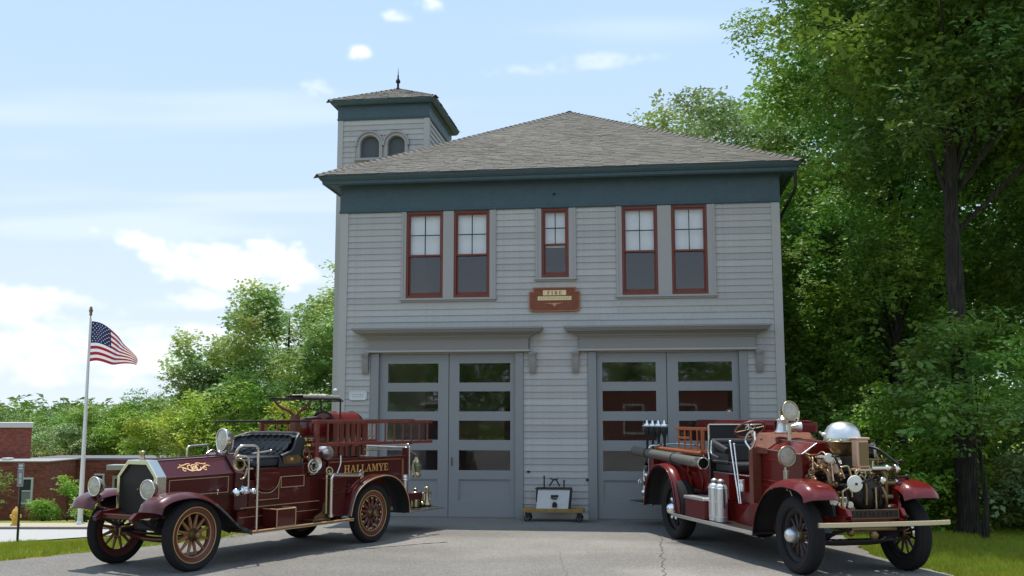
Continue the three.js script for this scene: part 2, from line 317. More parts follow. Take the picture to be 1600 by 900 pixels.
{ // the asphalt yard in front of the doors: an outline with a crumbled edge, laid just above the soil
  const R = rng(77), wob = (a, b, n) => { const o = []; for (let i = 0; i < n; i++) { const t = i / n; o.push([lerp(a[0], b[0], t) + (i ? (R() - .5) * .10 : 0), lerp(a[1], b[1], t) + (i ? (R() - .5) * .10 : 0)]); } return o; };
  const out = [[-30, 26], ...wob([-30, 6], [-10.4, -13.2], 20), ...wob([-10.4, -13.2], [-7.2, -15.0], 26), ...wob([-7.2, -15.0], [-4.9, -17.6], 24), ...wob([-4.9, -17.6], [-4.6, -23], 16), [-4.0, -27], [5.2, -27], ...wob([5.2, -27], [5.9, -19.4], 20), ...wob([5.9, -19.4], [5.35, -15.6], 24), ...wob([5.35, -15.6], [5.75, -13.2], 22), ...wob([5.75, -13.2], [30, 4], 20), [30, 26]];
  const s = poly(out.map(([x, z]) => [x, -z]));
  const g = new THREE.ExtrudeGeometry(s, { depth: .05, bevelEnabled: false }).rotateX(-Math.PI / 2).translate(0, -.05, 0);
  const yard = struct(mesh('driveway', g, M.asphalt, scene));
  const crack = (x, z0, z1, n, amp, w, seed) => { const Q = rng(seed), L = [], Rr = []; let dx = 0; for (let i = 0; i <= n; i++) { dx = dx * .7 + (Q() - .5) * amp; const ww = w * (.4 + Q()); L.push([x + dx - ww, .004, lerp(z0, z1, i / n)]); Rr.push([x + dx + ww, .004, lerp(z0, z1, i / n)]); } return loft([Rr, L], false); };
  { const g = crack(0, -18.2, -12.6, 70, .06, .0052, 5), p = g.attributes.position; for (let i = 0; i < p.count; i++) p.setX(i, p.getX(i) + 2.52 + (p.getZ(i) + 17.8) * -.133); mesh('crack', g, M.crack, yard); }
  mesh('crack', crack(.7, -12.5, -16, 30, .05, .002, 9), M.crack, yard);
  // a ragged broken-up strip beside the left truck's shadow
  const ragged = (pts, w, seed) => { const Q = rng(seed), a = [], b = []; for (let i = 0; i < pts.length - 1; i++) for (let k = 0; k < 8; k++) { const t = k / 8, x = lerp(pts[i][0], pts[i + 1][0], t), z = lerp(pts[i][1], pts[i + 1][1], t); a.push([x + (Q() - .5) * .06, .0045, z - w * (.3 + Q())]); b.push([x + (Q() - .5) * .06, .0045, z + w * (.3 + Q())]); } return loft([b, a], false); };
  mesh('crack', ragged([[-2.95, -16.1], [-2.2, -16.35], [-1.5, -16.9], [-1.0, -17.2]], .022, 31), M.crack, yard);
}
{ // the street at the foot of the slope, its kerb and pavement
  const roadIn = (x, z) => { const d = -z; return d < 31 && d > 17.6 && ((d > 24.4) || (x < -9.25 - (d < 19 ? (19 - d) * 1.2 : 0))); };
  struct(mesh('street', sheetFrom(axis(-90, -2.5, -26, -2.5, .25, 1.2), axis(-31, -17.5, -31, -17.5, .25), (x, z) => landY(x, z) - .005, roadIn), M.road, scene));
  struct(mesh('kerb', loft([0, 1].map((k) => 0).length ? (() => { const r = []; for (let x = -90; x <= -2; x += 1) { const y = landY(x, -31.1); r.push([[x, y - .3, -31.0], [x, y + .065, -31.02], [x, y + .065, -31.18], [x, y - .3, -31.22]]); } return r; })() : [], true), std({ color: C(.17, .155, .14), roughness: 1 }), scene));
  struct(mesh('pavement', sheetFrom(axis(-90, -2, -26, -2, .5, 1.2), axis(-40, -31.22, -40, -31.22, .5), (x, z) => landY(x, z) + .06), M.walk, scene));
}
{ // blades of grass on the two strips of lawn nearest the lens
  const bl = []; const Q = rng(9);
  for (let i = 0; i < 9; i++) { const a = Q() * 6.28, r = Q() * .06, h = .035 + Q() * .045, w = .004, bx = Math.cos(a) * r, bz = Math.sin(a) * r, lx = (Q() - .5) * .06, lz = (Q() - .5) * .06, b = Q() * 6.28; bl.push([bx - Math.cos(b) * w, 0, bz - Math.sin(b) * w], [bx + Math.cos(b) * w, 0, bz + Math.sin(b) * w], [bx + lx, h, bz + lz]); }
  const g = new THREE.BufferGeometry(); g.setAttribute('position', new THREE.Float32BufferAttribute(bl.flat(), 3)); g.computeVertexNormals();
  const N = 30000, im = new THREE.InstancedMesh(g, phy({ color: C(1, 1, 1), roughness: .9, transmission: .4, thickness: 0, specularIntensity: .3 }), N), m = new THREE.Matrix4(), q = new THREE.Quaternion(), col = new THREE.Color();
  let n = 0;
  while (n < N) {
    const left = Q() < .4, x = left ? lerp(-15, -4.6, Q()) : lerp(5.3, 12, Q()), z = left ? lerp(-13.6, -20, Q()) : lerp(-13, -20, Q());
    if (left) { const e = x < -7.2 ? lerp(-15.0, -13.2, (-7.2 - x) / 3.2) : lerp(-17.6, -15.0, (-4.9 - x) / 2.3); if (z > e - .02 || (x < -9.25 && z < -17.6)) continue; } else if (z > -15.6 && x < lerp(5.35, 5.75, (z + 15.6) / 2.4) + .02 || z <= -15.6 && x < lerp(5.9, 5.35, (z + 19.4) / 3.8) + .02) continue;
    const tone = fbm(x * .5, z * .5, 2, 3), s = .7 + Q() * .8;
    q.setFromAxisAngle(UP, Q() * 6.28); m.compose(V(x, landY(x, z) - .032, z), q, V(s, s * (1 + tone), s)); im.setMatrixAt(n, m);
    const k = .75 + Q() * .5; im.setColorAt(n, col.setRGB((.31 + tone * .14) * k, .36 * k, .036 * k)); n++;
  }
  im.name = 'grass'; im.castShadow = im.receiveShadow = true; tag(im, 'short sunlit lawn grass either side of the asphalt yard', 'grass'); stuff(im); scene.add(im);
}

// ---------------------------------------------------------------- the fire station
const ST = group('fire_station', scene, .884, 0, -21.11); ST.rotation.y = -7.5 * Math.PI / 180;
tag(ST, 'two storey grey clapboard fire station with hip roof, tower and two pairs of bay doors', 'building');
const HW = 4.58, DEP = 9.16, TOP = 6.4;
const WIN = [[-3.156, -2.36, 4.54], [-2.127, -1.365, 4.54], [-.267, .302, 4.93], [1.406, 2.137, 4.54], [2.42, 3.144, 4.54]];
const WTOP = 6.385;
const BAYS = [[-3.715, -.812], [.842, 3.72]];
{
  const holes = [...BAYS.map(([a, b]) => rect(a, b, .0, 3.36)), ...WIN.map(([a, b, y]) => rect(a, b, y, WTOP - .005))];
  // front wall: an outline with door and window openings
  const out = [[-HW, 0]]; for (const [a, b] of BAYS) out.push([a, 0], [a, 3.36], [b, 3.36], [b, 0]); out.push([HW, 0], [HW, 7], [-HW, 7]);
  const wall = group('front_wall', ST);
  mesh('sheathing', extr(poly(out, holes.slice(2)), -.16, 0), M.trim, wall);
  const ROW = .1335, R = rng(21);
  const shapes = new Map();
  const boardGeo = (len) => { const k = Math.round(len * 1000); if (!shapes.has(k)) shapes.set(k, planarUV(clean(extrX([[0, 0], [.026, .001], [.024, .006], [.006, ROW + .012], [0, ROW + .012]], 0, len)))); return shapes.get(k); };
  const put = (parent, a, b, y, i, place) => { const m = new THREE.Mesh(boardGeo(b - a), M.board[Math.floor(R() * 6)]); m.name = 'clapboard'; m.castShadow = m.receiveShadow = true; place(m, a, y + (R() - .5) * .007); parent.add(m); };
  const cut = (spans, holes) => { let s = spans; for (const [a, b] of holes) s = s.flatMap(([p, q]) => b <= p || a >= q ? [[p, q]] : [[p, a], [b, q]].filter(([x, y]) => y - x > .03)); return s; };
  for (let i = 0; i < 48; i++) {
    const y = .02 + i * ROW, yt = y + ROW, h = [];
    const over = (a, b, y0, y1) => { if (yt > y0 + .03 && y < y1 - .03) h.push([a, b]); };
    over(-3.895, -.65, 0, 3.4); over(.67, 3.875, 0, 3.4);
    over(-3.92, -.52, 3.4, 3.80); over(.495, 4.045, 3.4, 3.80);
    over(-3.245, -1.24, 4.49, 6.6); over(-.382, .44, 4.875, 6.6); over(1.297, 3.295, 4.49, 6.6);
    for (const [p, q] of cut([[-HW + .148, HW - .148]], h)) {
      const parts = q - p > 1.9 && R() < .8 ? (() => { const m = lerp(p, q, .3 + R() * .4); return [[p, m - .0015], [m + .0015, q]]; })() : [[p, q]];
      for (const [a, b] of parts) put(wall, a, b, y, i, (m, a, yy) => m.position.set(a, yy, 0));
    }
  }
  for (const s of [-1, 1]) { // side walls
    const sw = group('side_wall', ST);
    mesh('sheathing', box(s > 0 ? HW - .16 : -HW, s > 0 ? HW : -HW + .16, 0, 7, -DEP + .001, -.161), M.trim, sw);
    for (let i = 0; i < 48; i++) put(sw, .15, DEP - .15, .02 + i * ROW, i, (m, a, yy) => { m.rotation.y = s * Math.PI / 2; m.position.set(s * HW, yy, s > 0 ? -.15 : -DEP + .15); });
  }
  mesh('back_wall', box(-HW + .161, HW - .161, 0, 7, -DEP, -DEP + .16), M.trim, ST);
  mesh('interior_floor', box(-HW + .162, HW - .162, -.02, .02, -DEP + .162, -.01), M.inner, ST);
  mesh('upper_floor', box(-HW + .162, HW - .162, 3.62, 3.9, -DEP + .162, -.162), M.inner, ST);
  mesh('attic_floor', box(-HW + .162, HW - .162, 6.55, 6.7, -DEP + .162, -.162), M.inner, ST);
  for (const s of [-1, 1]) for (const zz of [0, -DEP]) mesh('corner_board', [box(s > 0 ? HW - .145 : -HW - .03, s > 0 ? HW + .03 : -HW + .145, .01, TOP, zz ? zz - .03 : 0, zz ? zz : .03), box(s > 0 ? HW : -HW - .03, s > 0 ? HW + .03 : -HW, .01, TOP, zz ? zz : -.145, zz ? zz + .145 : 0)], M.trim, ST);
  for (const [p, q] of [[-HW - .035, -3.72], [-.81, .84], [3.725, HW + .035]]) mesh('foundation', box(p, q, -.1, .02, -.1, .036), M.stone, ST);
}
const around = (hw, zf, zb) => (o) => [[-hw - o, zf + o], [hw + o, zf + o], [hw + o, zb - o], [-hw - o, zb - o]];
{ // frieze, eaves and roof
  const c = around(HW, 0, -DEP);
  mesh('frieze', moulding([[.0, 6.39], [.045, 6.39], [.06, 6.41], [.045, 6.455], [.04, 6.46], [.04, 6.93], [.075, 6.955], [.075, 6.975], [.0, 6.975]], c, true), M.blue, ST);
  mesh('soffit', moulding([[.04, 7.0], [.04, 6.972], [.35, 6.972], [.35, 7.0]], c, true), M.blue, ST);
  mesh('eave_cornice', moulding([[.28, 7.0], [.28, 6.955], [.31, 6.955], [.325, 6.99], [.355, 7.0], [.355, 7.03], [.38, 7.045], [.415, 7.09], [.425, 7.125], [.435, 7.125], [.435, 7.15], [.26, 7.16]], c, true), M.blue, ST);
  const E = HW + .44, hy = 7.155, ay = 9.86, az = -DEP / 2;
  const roof = group('roof', ST);
  const corners = [[-E, .44], [E, .44], [E, -DEP - .44], [-E, -DEP - .44]];
  const face = []; for (let k = 0; k < 4; k++) { const [x0, z0] = corners[k], [x1, z1] = corners[(k + 1) % 4]; face.push(x0, hy, z0, x1, hy, z1, 0, ay, az); }
  const fg = new THREE.BufferGeometry(); fg.setAttribute('position', new THREE.Float32BufferAttribute(face, 3)); fg.computeVertexNormals();
  mesh('roof_deck', fg, M.roofBase, roof);
  stuff(mesh('shingles', shingles(corners, hy, [0, ay, az], .122, .25, 5), M.shingle, roof));
  mesh('hip_cap', corners.map(([x, z], k) => hipCap([x, hy, z], [0, ay, az], .30, 60 + k)), M.shingle, roof);
}
function shingles(corners, hy, apex, expo, wid, seed) {
  const R = rng(seed), pos = [], col = [], A = V(...apex);
  for (let k = 0; k < 4; k++) {
    const p = V(corners[k][0], hy, corners[k][1]), q = V(corners[(k + 1) % 4][0], hy, corners[(k + 1) % 4][1]);
    const along = q.clone().sub(p), L = along.length(); along.normalize();
    const mid = p.clone().add(q).multiplyScalar(.5), up = A.clone().sub(mid), S = up.length(); up.normalize();
    const n = along.clone().cross(up); if (n.y < 0) n.negate(); n.normalize();
    const rows = Math.floor(S / expo);
    for (let r = 0; r < rows; r++) {
      const s0 = r * expo, half = L / 2 * (1 - (s0 + expo * .5) / S), sag = fbm(r * .4, k, 2, 2) * .02;
      for (let t = -half - R() * wid; t < half;) {
        const w = wid * (.55 + R() * .7), a = Math.max(t, -half), b = Math.min(t + w, half) - .006; t += w; if (b - a < .03) continue;
        const lift = .009 + R() * .007, dj = (R() - .5) * .026 + fbm(a * 1.1, r * .3, k + 3, 3) * .07 + sag, e0 = s0 + dj - .01, e1 = s0 + expo * 1.25;
        const P = (x, s, h) => mid.clone().addScaledVector(along, x).addScaledVector(up, Math.max(s, -.02)).addScaledVector(n, h).toArray();
        const lj = (R() - .5) * .008;
        const v = [P(a, e0, lift + lj), P(b, e0, lift - lj), P(b, e1, .004), P(a, e1, .004), P(a, e0, -.002), P(b, e0, -.002)];
        const tone = .172 * (1 + (R() - .5) * .24 + fbm(a * .5, r * .1, k * 5, 3) * .3), cc = [tone * 1.09, tone * .985, tone * .81];
        for (const [i, j, m] of [[0, 1, 2], [0, 2, 3], [4, 5, 1], [4, 1, 0], [4, 0, 3], [5, 2, 1]]) { pos.push(...v[i], ...v[j], ...v[m]); for (let z = 0; z < 3; z++) col.push(...cc); }
      }
    }
  }
  const g = new THREE.BufferGeometry(); g.setAttribute('position', new THREE.Float32BufferAttribute(pos, 3)); g.setAttribute('color', new THREE.Float32BufferAttribute(col, 3)); g.computeVertexNormals(); return g;
}
function hipCap(a, b, w, seed) {
  const R = rng(seed), A = V(...a), B = V(...b), d = B.clone().sub(A), L = d.length(); d.normalize(); const side = d.clone().cross(UP).normalize(), pos = [], col = [];
  for (let s = -.02; s < L; s += .15) {
    const e = Math.min(L + .05, s + .2), h0 = .034 + R() * .006, t = .165 * (1 + (R() - .5) * .3), P = (q, x, y) => A.clone().addScaledVector(d, q).addScaledVector(side, x).add(V(0, y, 0)).toArray();
    const v = [P(s, -w / 2, h0 - .075), P(s, 0, h0), P(s, w / 2, h0 - .075), P(e, -w / 2, -.06), P(e, 0, .018), P(e, w / 2, -.06)];
    for (const f of [[0, 1, 4], [0, 4, 3], [1, 2, 5], [1, 5, 4]]) { for (const i of f) { pos.push(...v[i]); col.push(t * 1.09, t * .985, t * .81); } }
  }
  const g = new THREE.BufferGeometry(); g.setAttribute('position', new THREE.Float32BufferAttribute(pos, 3)); g.setAttribute('color', new THREE.Float32BufferAttribute(col, 3)); g.computeVertexNormals(); return g;
}
// ---- windows
for (const [a, b, y0] of WIN) {
  const w = group('window', ST), y1 = WTOP, ym = y0 > 4.8 ? 5.635 : 5.455;
  mesh('frame', extr(poly(rect(a, b, y0, y1), [rect(a + .045, b - .045, y0 + .05, y1 - .05)]), -.12, .012, .004), M.sash, w);
  const sashF = (A, B, Y0, Y1, z0, z1, st, bot, top) => extr(poly(rect(A, B, Y0, Y1), [rect(A + st, B - st, Y0 + bot, Y1 - top)]), z0, z1, .003);
  const A = a + .046, B = b - .046;
  mesh('upper_sash', sashF(A, B, ym - .03, y1 - .051, -.048, -.015, .032, .04, .035), M.sash, w);
  mesh('lower_sash', sashF(A, B, y0 + .051, ym + .012, -.092, -.056, .032, .065, .04), M.sash, w);
  const mx = (A + B) / 2, t0 = ym + .012, t1 = y1 - .088, my = (t0 + t1) / 2;
  mesh('muntin', [box(mx - .009, mx + .009, t0, t1, -.046, -.02), box(A + .034, mx - .0095, my - .009, my + .009, -.045, -.021), box(mx + .0095, B - .034, my - .009, my + .009, -.045, -.021)], M.iron, w);
  for (const [p, q] of [[A + .030, mx - .008], [mx + .008, B - .030]]) for (const [r, s] of [[t0 - .002, my - .008], [my + .008, t1 + .002]]) mesh('pane', box(p, q, r, s, -.036, -.033), M.glass, w);
  mesh('pane', box(A + .030, B - .030, y0 + .112, ym - .026, -.076, -.073), M.glass, w);
  mesh('roller_blind', box(A + .02, B - .02, ym + (y0 > 4.8 ? -.06 : -.01), y1 - .07, -.135, -.125), M.blind, w);
}
// casings and sills of the two pairs and the single window
for (const [x0, x1, sy, ws] of [[-3.241, -1.245, 4.54, [0, 1]], [-.379, .438, 4.93, [2]], [1.3, 3.291, 4.54, [3, 4]]]) {
  const holes = ws.map((i) => rect(WIN[i][0] + .004, WIN[i][1] - .004, sy, WTOP + .1));
  const xs = [x0, ...ws.flatMap((i) => [WIN[i][0] - .001, WIN[i][1] + .001]), x1];
  const L = []; for (let i = 0; i < xs.length; i += 2) L.push(box(xs[i], xs[i + 1], sy - .012, 6.388, .001, .038, .004));
  mesh('window_casing', L, M.casing, ST);
  mesh('window_casing', [box(x0 - .015, x0 + .03, sy - .012, 6.388, .039, .052, .004), box(x1 - .03, x1 + .015, sy - .012, 6.388, .039, .052, .004)], M.casing, ST);
  mesh('window_sill', [box(x0 - .04, x1 + .04, sy - .055, sy - .013, -.02, .085, .006), box(x0 - .01, x1 + .01, sy - .085, sy - .056, 0, .05)], M.casing, ST);
}
// ---- bay doors
const GL = [[2.755, 3.155], [2.158, 2.572], [1.572, 1.968], [.956, 1.362]];
BAYS.forEach(([a, b], k) => {
  const mid = k ? 2.271 : -2.222;
  const gl = k ? [[.968, 2.052], [2.503, 3.572]] : [[-3.525, -2.448], [-2.003, -.932]];
  [[a + .012, mid - .006], [mid + .006, b - .012]].forEach(([p, q], n) => {
    const [g0, g1] = gl[n], leaf = group('door_leaf', ST);
    const holes = [...GL.map(([y0, y1]) => rect(g0, g1, y0, y1)), rect(g0, g1, .333, .774)];
    mesh('frame', extr(poly(rect(p, q, .015, 3.35), holes), -.085, -.03, .004), M.door, leaf);
    for (const [y0, y1] of GL) mesh('pane', box(g0 - .01, g1 + .01, y0 - .01, y1 + .01, -.063, -.058), M.glass, leaf);
    mesh('panel', box(g0 - .01, g1 + .01, .322, .786, -.075, -.058), M.door, leaf);
    mesh('panel_bead', extr(poly(rect(g0 + .001, g1 - .001, .334, .773), [rect(g0 + .022, g1 - .022, .355, .752)]), -.058, -.042, .003), M.door, leaf);
    if (n) mesh('handle', [rod([p + .07, 1.05, -.012], [p + .07, 1.22, -.012], .009), rod([p + .07, 1.05, -.03], [p + .07, 1.05, -.010], .008), rod([p + .07, 1.22, -.03], [p + .07, 1.22, -.010], .008)], M.iron, leaf);
  });
  mesh('door_casing', box(a - .165, a + .006, .02, 3.375, .0, .05, .005), M.door, ST); mesh('door_casing', box(b - .006, b + .158, .02, 3.375, .0, .05, .005), M.door, ST);
  mesh('door_jamb', [box(a - .0, a + .010, .012, 3.354, -.10, -.002), box(b - .010, b, .012, 3.354, -.10, -.002), box(a + .011, b - .011, 3.3515, 3.361, -.10, -.002)], M.door, ST);
  // the hood over each pair
  const [u0, u1] = k ? [.51, 4.032] : [-3.912, -.535], hd = group('door_hood', ST);
  mesh('fascia', box(u0, u1, 3.425, 3.72, .0, .125, .005), M.hood, hd);
  const cor = (o) => [[u0 - o, .0], [u0 - o, .125 + o], [u1 + o, .125 + o], [u1 + o, .0]];
  mesh('cornice', [moulding([[-.02, 3.64], [.02, 3.645], [.03, 3.67], [.06, 3.69], [.075, 3.72], [.12, 3.735], [.15, 3.755], [.22, 3.775], [.26, 3.80], [.28, 3.835], [.30, 3.84], [.30, 3.862]], cor, false), box(u0 - .302, u1 + .302, 3.862, 3.876, .0, .427), box(u0 - .25, u1 + .25, 3.78, 3.861, .0, .37)], M.hood, hd);
  mesh('bed_moulding', moulding([[.0, 3.385], [.025, 3.385], [.035, 3.40], [.025, 3.42], [.0, 3.43]], cor, false), M.trim, hd);
  mesh('bed_board', box(u0 - .002, u1 + .002, 3.378, 3.424, .0, .128), M.hood, hd);
  for (const x of [u0 - .16, u1 + .003]) {
    const br = mesh('bracket', [extrX([[.0, 2.945], [.07, 2.945], [.085, 2.985], [.10, 3.05], [.115, 3.14], [.12, 3.33], [.0, 3.33]], x + .012, x + .145, .006), box(x, x + .157, 3.33, 3.372, .0, .15, .006), box(x + .006, x + .151, 3.296, 3.329, .0, .138, .004)], M.hood, hd);
  }
});
// ---- hose tower
{
  const T = group('tower', ST), X0 = -5.55, X1 = -3.31, Z0 = -2.75, Z1 = -5.52, TY = 9.3, R = rng(5);
  const archs = [[-5.0, -4.53], [-4.31, -3.89]], spring = 8.66, sill = 8.33;
  const arch = (a, b, y0, sp, o = 0) => { const c = (a + b) / 2, r = (b - a) / 2 + o, p = [[a - o, y0], [b + o, y0]]; for (let i = 0; i <= 16; i++) { const t = i / 16 * Math.PI; p.push([c + Math.cos(t) * r, sp + Math.sin(t) * r]); } return p; };
  mesh('tower_wall', [extr(poly(rect(X0, X1, 0, TY + .4), archs.map(([a, b]) => arch(a, b, sill, spring))), Z0 - .14, Z0), box(X0, X0 + .14, 0, TY + .4, Z1 + .14, Z0 - .141), box(X1 - .14, X1, 0, TY + .4, Z1 + .14, Z0 - .141), box(X0, X1, 0, TY + .4, Z1, Z1 + .139)], M.trim, T);
  archs.forEach(([a, b]) => {
    mesh('louver_panel', extr(poly(arch(a - .01, b + .01, sill, spring)), Z0 - .10, Z0 - .07), M.louver, T);
    const band = (y0, o0, o1) => [...arch(a, b, y0, spring, o1).slice(1), [a - o1, y0], [a - o0, y0], ...arch(a, b, y0, spring, o0).slice(2).reverse(), [b + o0, y0]];
    mesh('arch_casing', extr(poly(band(sill, .004, .085)), Z0 + .001, Z0 + .045, .005), M.casing, T);
    mesh('arch_moulding', extr(poly(band(spring - .03, .080, .118)), Z0 + .002, Z0 + .085, .006), M.casing, T);
    mesh('arch_sill', box(a - .14, b + .14, sill - .06, sill - .001, Z0, Z0 + .09, .005), M.casing, T);
  });
  const RW = .1335;
  const bd = (len) => planarUV(clean(extrX([[0, 0], [.026, .001], [.024, .006], [.006, RW + .012], [0, RW + .012]], 0, len)));
  const add = (a, b, y, f) => { if (b - a < .04) return; const m = new THREE.Mesh(bd(b - a), M.board[Math.floor(R() * 6)]); m.name = 'clapboard'; m.castShadow = m.receiveShadow = true; f(m, a, b); T.add(m); };
  for (let y = 6.5; y < TY - .08; y += RW) {
    let sp = [[X0 + .11, X1 - .11]];
    for (const [a, b] of archs) { const c = (a + b) / 2, r = (b - a) / 2 + .125, yy = y + RW * .5, dy = yy - spring, hw = yy < sill - .03 ? 0 : dy < 0 ? r : dy < r ? Math.sqrt(r * r - dy * dy) : 0; if (hw > .02) sp = sp.flatMap(([p, q]) => c + hw <= p || c - hw >= q ? [[p, q]] : [[p, c - hw], [c + hw, q]]); }
    for (const [a, b] of sp) add(a, b, y, (m, a) => m.position.set(a, y, Z0));
    add(0, Z0 - Z1 - .2, y, (m) => { m.rotation.y = Math.PI / 2; m.position.set(X1, y, Z0 - .1); });
    add(0, Z0 - Z1 - .2, y, (m) => { m.rotation.y = -Math.PI / 2; m.position.set(X0, y, Z1 + .1); });
  }
  for (let y = .02; y < 6.4; y += RW * 1) add(X0 + .11, -HW - .03, y, (m, a) => m.position.set(a, y, Z0));
  for (const [x, s] of [[X0, 1], [X1, -1]]) mesh('corner_board', [box(s > 0 ? x - .03 : x - .108, s > 0 ? x + .108 : x + .03, s > 0 ? .02 : 7.0, TY, Z0, Z0 + .032), box(s > 0 ? x - .03 : x, s > 0 ? x : x + .03, s > 0 ? .02 : 7.0, TY, Z0 - .1, Z0)], M.trim, T);
  const cx = (X0 + X1) / 2, cz = (Z0 + Z1) / 2, hw = (X1 - X0) / 2, hd = (Z0 - Z1) / 2;
  const c = (o) => [[cx - hw - o, cz + hd + o], [cx + hw + o, cz + hd + o], [cx + hw + o, cz - hd - o], [cx - hw - o, cz - hd - o]];
  mesh('tower_frieze', moulding([[0, TY - .005], [.04, TY - .005], [.05, TY + .03], [.035, TY + .05], [.035, TY + .33], [.06, TY + .35], [.06, TY + .37], [0, TY + .37]], c, true), M.blue, T);
  mesh('tower_eave', moulding([[.03, TY + .37], [.12, TY + .37], [.13, TY + .355], [.155, TY + .37], [.175, TY + .39], [.205, TY + .44], [.21, TY + .47], [.08, TY + .475]], c, true), M.blue, T);
  const cs = c(.215), hy = TY + .472, ap = [cx, 10.52, cz], f = [];
  for (let k = 0; k < 4; k++) f.push(cs[k][0], hy, cs[k][1], cs[(k + 1) % 4][0], hy, cs[(k + 1) % 4][1], ...ap);
  const fg = new THREE.BufferGeometry(); fg.setAttribute('position', new THREE.Float32BufferAttribute(f, 3)); fg.computeVertexNormals();
  mesh('tower_roof', fg, M.roofBase, T);
  stuff(mesh('shingles', shingles(cs, hy, ap, .115, .22, 15), M.shingle, T));
  mesh('hip_cap', cs.map(([x, z], k) => hipCap([x, hy, z], ap, .2, 90 + k)), M.shingle, T);
  mesh('finial', [rod([cx, 10.5, cz], [cx, 10.68, cz], .03), ball(.062, cx, 10.72, cz, 1, .8, 1), lathe([[.05, 0], [.055, .02], [.03, .05], [.018, .1], [.024, .13], [.012, .17], [.003, .36]], [cx, 10.74, cz], [0, 1, 0], 12)], M.iron, T);
}
mesh('downspout', [pipe([[4.90, 7.0, .32], [4.90, 6.6, .28], [4.70, 6.2, -.5], [4.665, 6.0, -.62], [4.665, .1, -.62]], .032, .1, 60)], M.iron, ST);
// ---- things fixed to the front wall
function onStation(name, x, y, z) { const g = group(name, scene); g.position.copy(ST.localToWorld(V(x, y, z))); g.rotation.y = ST.rotation.y; return g; }
ST.updateMatrixWorld(true);
{
  const s = onStation('wall_sign', .004, 4.4585, .03), sh = (o) => { const w = .53 - o, h = .255 - o, n = .085, c = .08; const p = [[-w + c, -h], [w - c, -h], [w - .02, -h + .03], [w, -h + c], [w, h - n], [w - n, h - n], [w - n, h], [-w + n, h], [-w + n, h - n], [-w, h - n], [-w, -h + c], [-w + .02, -h + .03]]; return p; };
  tag(s, 'carved brown wooden sign with two cream bands above the doorways', 'sign');
  mesh('board', extr(poly(sh(.02)), 0, .032, .004), std({ color: C(.25, .060, .017), map: rep(woodTex, .5), roughness: .5 }), s);
  mesh('border', extr(poly(sh(0), [sh(.028)]), 0, .045, .008), std({ color: C(.36, .12, .055), roughness: .5 }), s);
  // worn lettering on the two cream bands and the scroll below
  const t = canvasTex(600, 128, (c, w, h) => { c.fillStyle = '#e6c99b'; c.fillRect(0, 0, w, h); c.fillStyle = '#3a1c0c'; c.font = 'bold 122px serif'; c.textAlign = 'center'; c.textBaseline = 'middle'; c.fillText('F I R E', w / 2, h / 2 + 6); });
  const t2 = canvasTex(1024, 104, (c, w, h) => { c.fillStyle = '#e2cb96'; c.fillRect(0, 0, w, h); c.fillStyle = '#8a6a3a'; for (let i = 0; i < 13; i++) { const x = 60 + i * 72, a = (i * 37) % 5; c.fillRect(x, 26, 9, 54); if (a > 1) c.fillRect(x, 26, 38, 8); if (a < 3) c.fillRect(x + 30, 26, 8, 54); if (a % 2) c.fillRect(x, 48, 36, 8); } });
  const band = (n, w, h, y, tt) => { const g = new THREE.PlaneGeometry(w, h).translate(0, y, .0345); mesh(n, [g, box(-w / 2, w / 2, y - h / 2, y + h / 2, .028, .0335)].slice(0, 1), std({ map: tt, roughness: .6 }), s, true); };
  band('lettering', .48, .105, .140, t); band('lettering', .70, .082, .025, t2);
  mesh('scroll', [extr(poly([[-.22, -.07], [-.06, -.078], [0, -.07], [.06, -.078], [.2, -.07], [.1, -.092], [.035, -.105], [.02, -.135], [0, -.15], [-.02, -.135], [-.035, -.105], [-.1, -.092]]), .03, .038)], std({ color: C(.55, .25, .13), roughness: .5 }), s);
}
{
  const p = onStation('address_plaque', -4.15, 2.495, .028); tag(p, 'small white oval plaque on the clapboards left of the doors', 'plaque');
  const e = (w, h, r) => { const s = new THREE.Shape(); s.moveTo(-w + r, -h); s.lineTo(w - r, -h); s.quadraticCurveTo(w, -h, w, -h + r); s.lineTo(w, h - r); s.quadraticCurveTo(w, h, w - r, h); s.lineTo(-w + r, h); s.quadraticCurveTo(-w, h, -w, h - r); s.lineTo(-w, -h + r); s.quadraticCurveTo(-w, -h, -w + r, -h); return s; };
  mesh('plate', extr(e(.19, .095, .06), 0, .012, .003), M.white, p);
  mesh('rim', (() => { const s = e(.195, .10, .065), h = e(.175, .08, .05); s.holes.push(new THREE.Path(h.getPoints(10))); return extr(s, .002, .022, .004); })(), std({ color: C(.62, .62, .6), roughness: .4 }), p);
  mesh('lettering', [-.10, -.06, -.02, .02, .06, .10].flatMap((x) => [box(x - .012, x + .012, .005, .03, .012, .0135), box(x - .01, x + .012, -.04, -.02, .012, .0135)]), std({ color: C(.35, .35, .35), roughness: .6 }), p);
  const l = onStation('wall_lamp', -4.615, 2.6, -.06); tag(l, 'small white lamp on a bracket at the left corner of the station', 'lamp');
  mesh('bracket', pipe([[.0, .0, 0], [-.06, .0, .0], [-.06, .02, .08]], .012, .03, 16), M.nickel, l);
  mesh('shade', lathe([[.015, .04], [.04, .03], [.05, 0], [.048, -.01]], [-.02, .0, .10], [.3, 1, 0], 16), M.white, l);
  for (const [x, y] of [[-.55, .939], [.648, .781], [.004, 6.686]]) { const k = onStation('wall_hook', x, y, y > 6 ? .045 : .024); tag(k, y > 6 ? 'tiny black hook on the blue frieze above the middle window' : x < 0 ? 'black iron hook on the clapboards, upper left of the white box' : 'black iron hook on the clapboards, right of the white box', 'hook'); mesh('plate', box(-.03, .03, -.018, .018, -.004, .012, .004), M.iron, k); mesh('pin', pipe([[0, 0, .01], [.0, .0, .045], [.0, .03, .05]], .006, .01, 10), M.iron, k); }
}
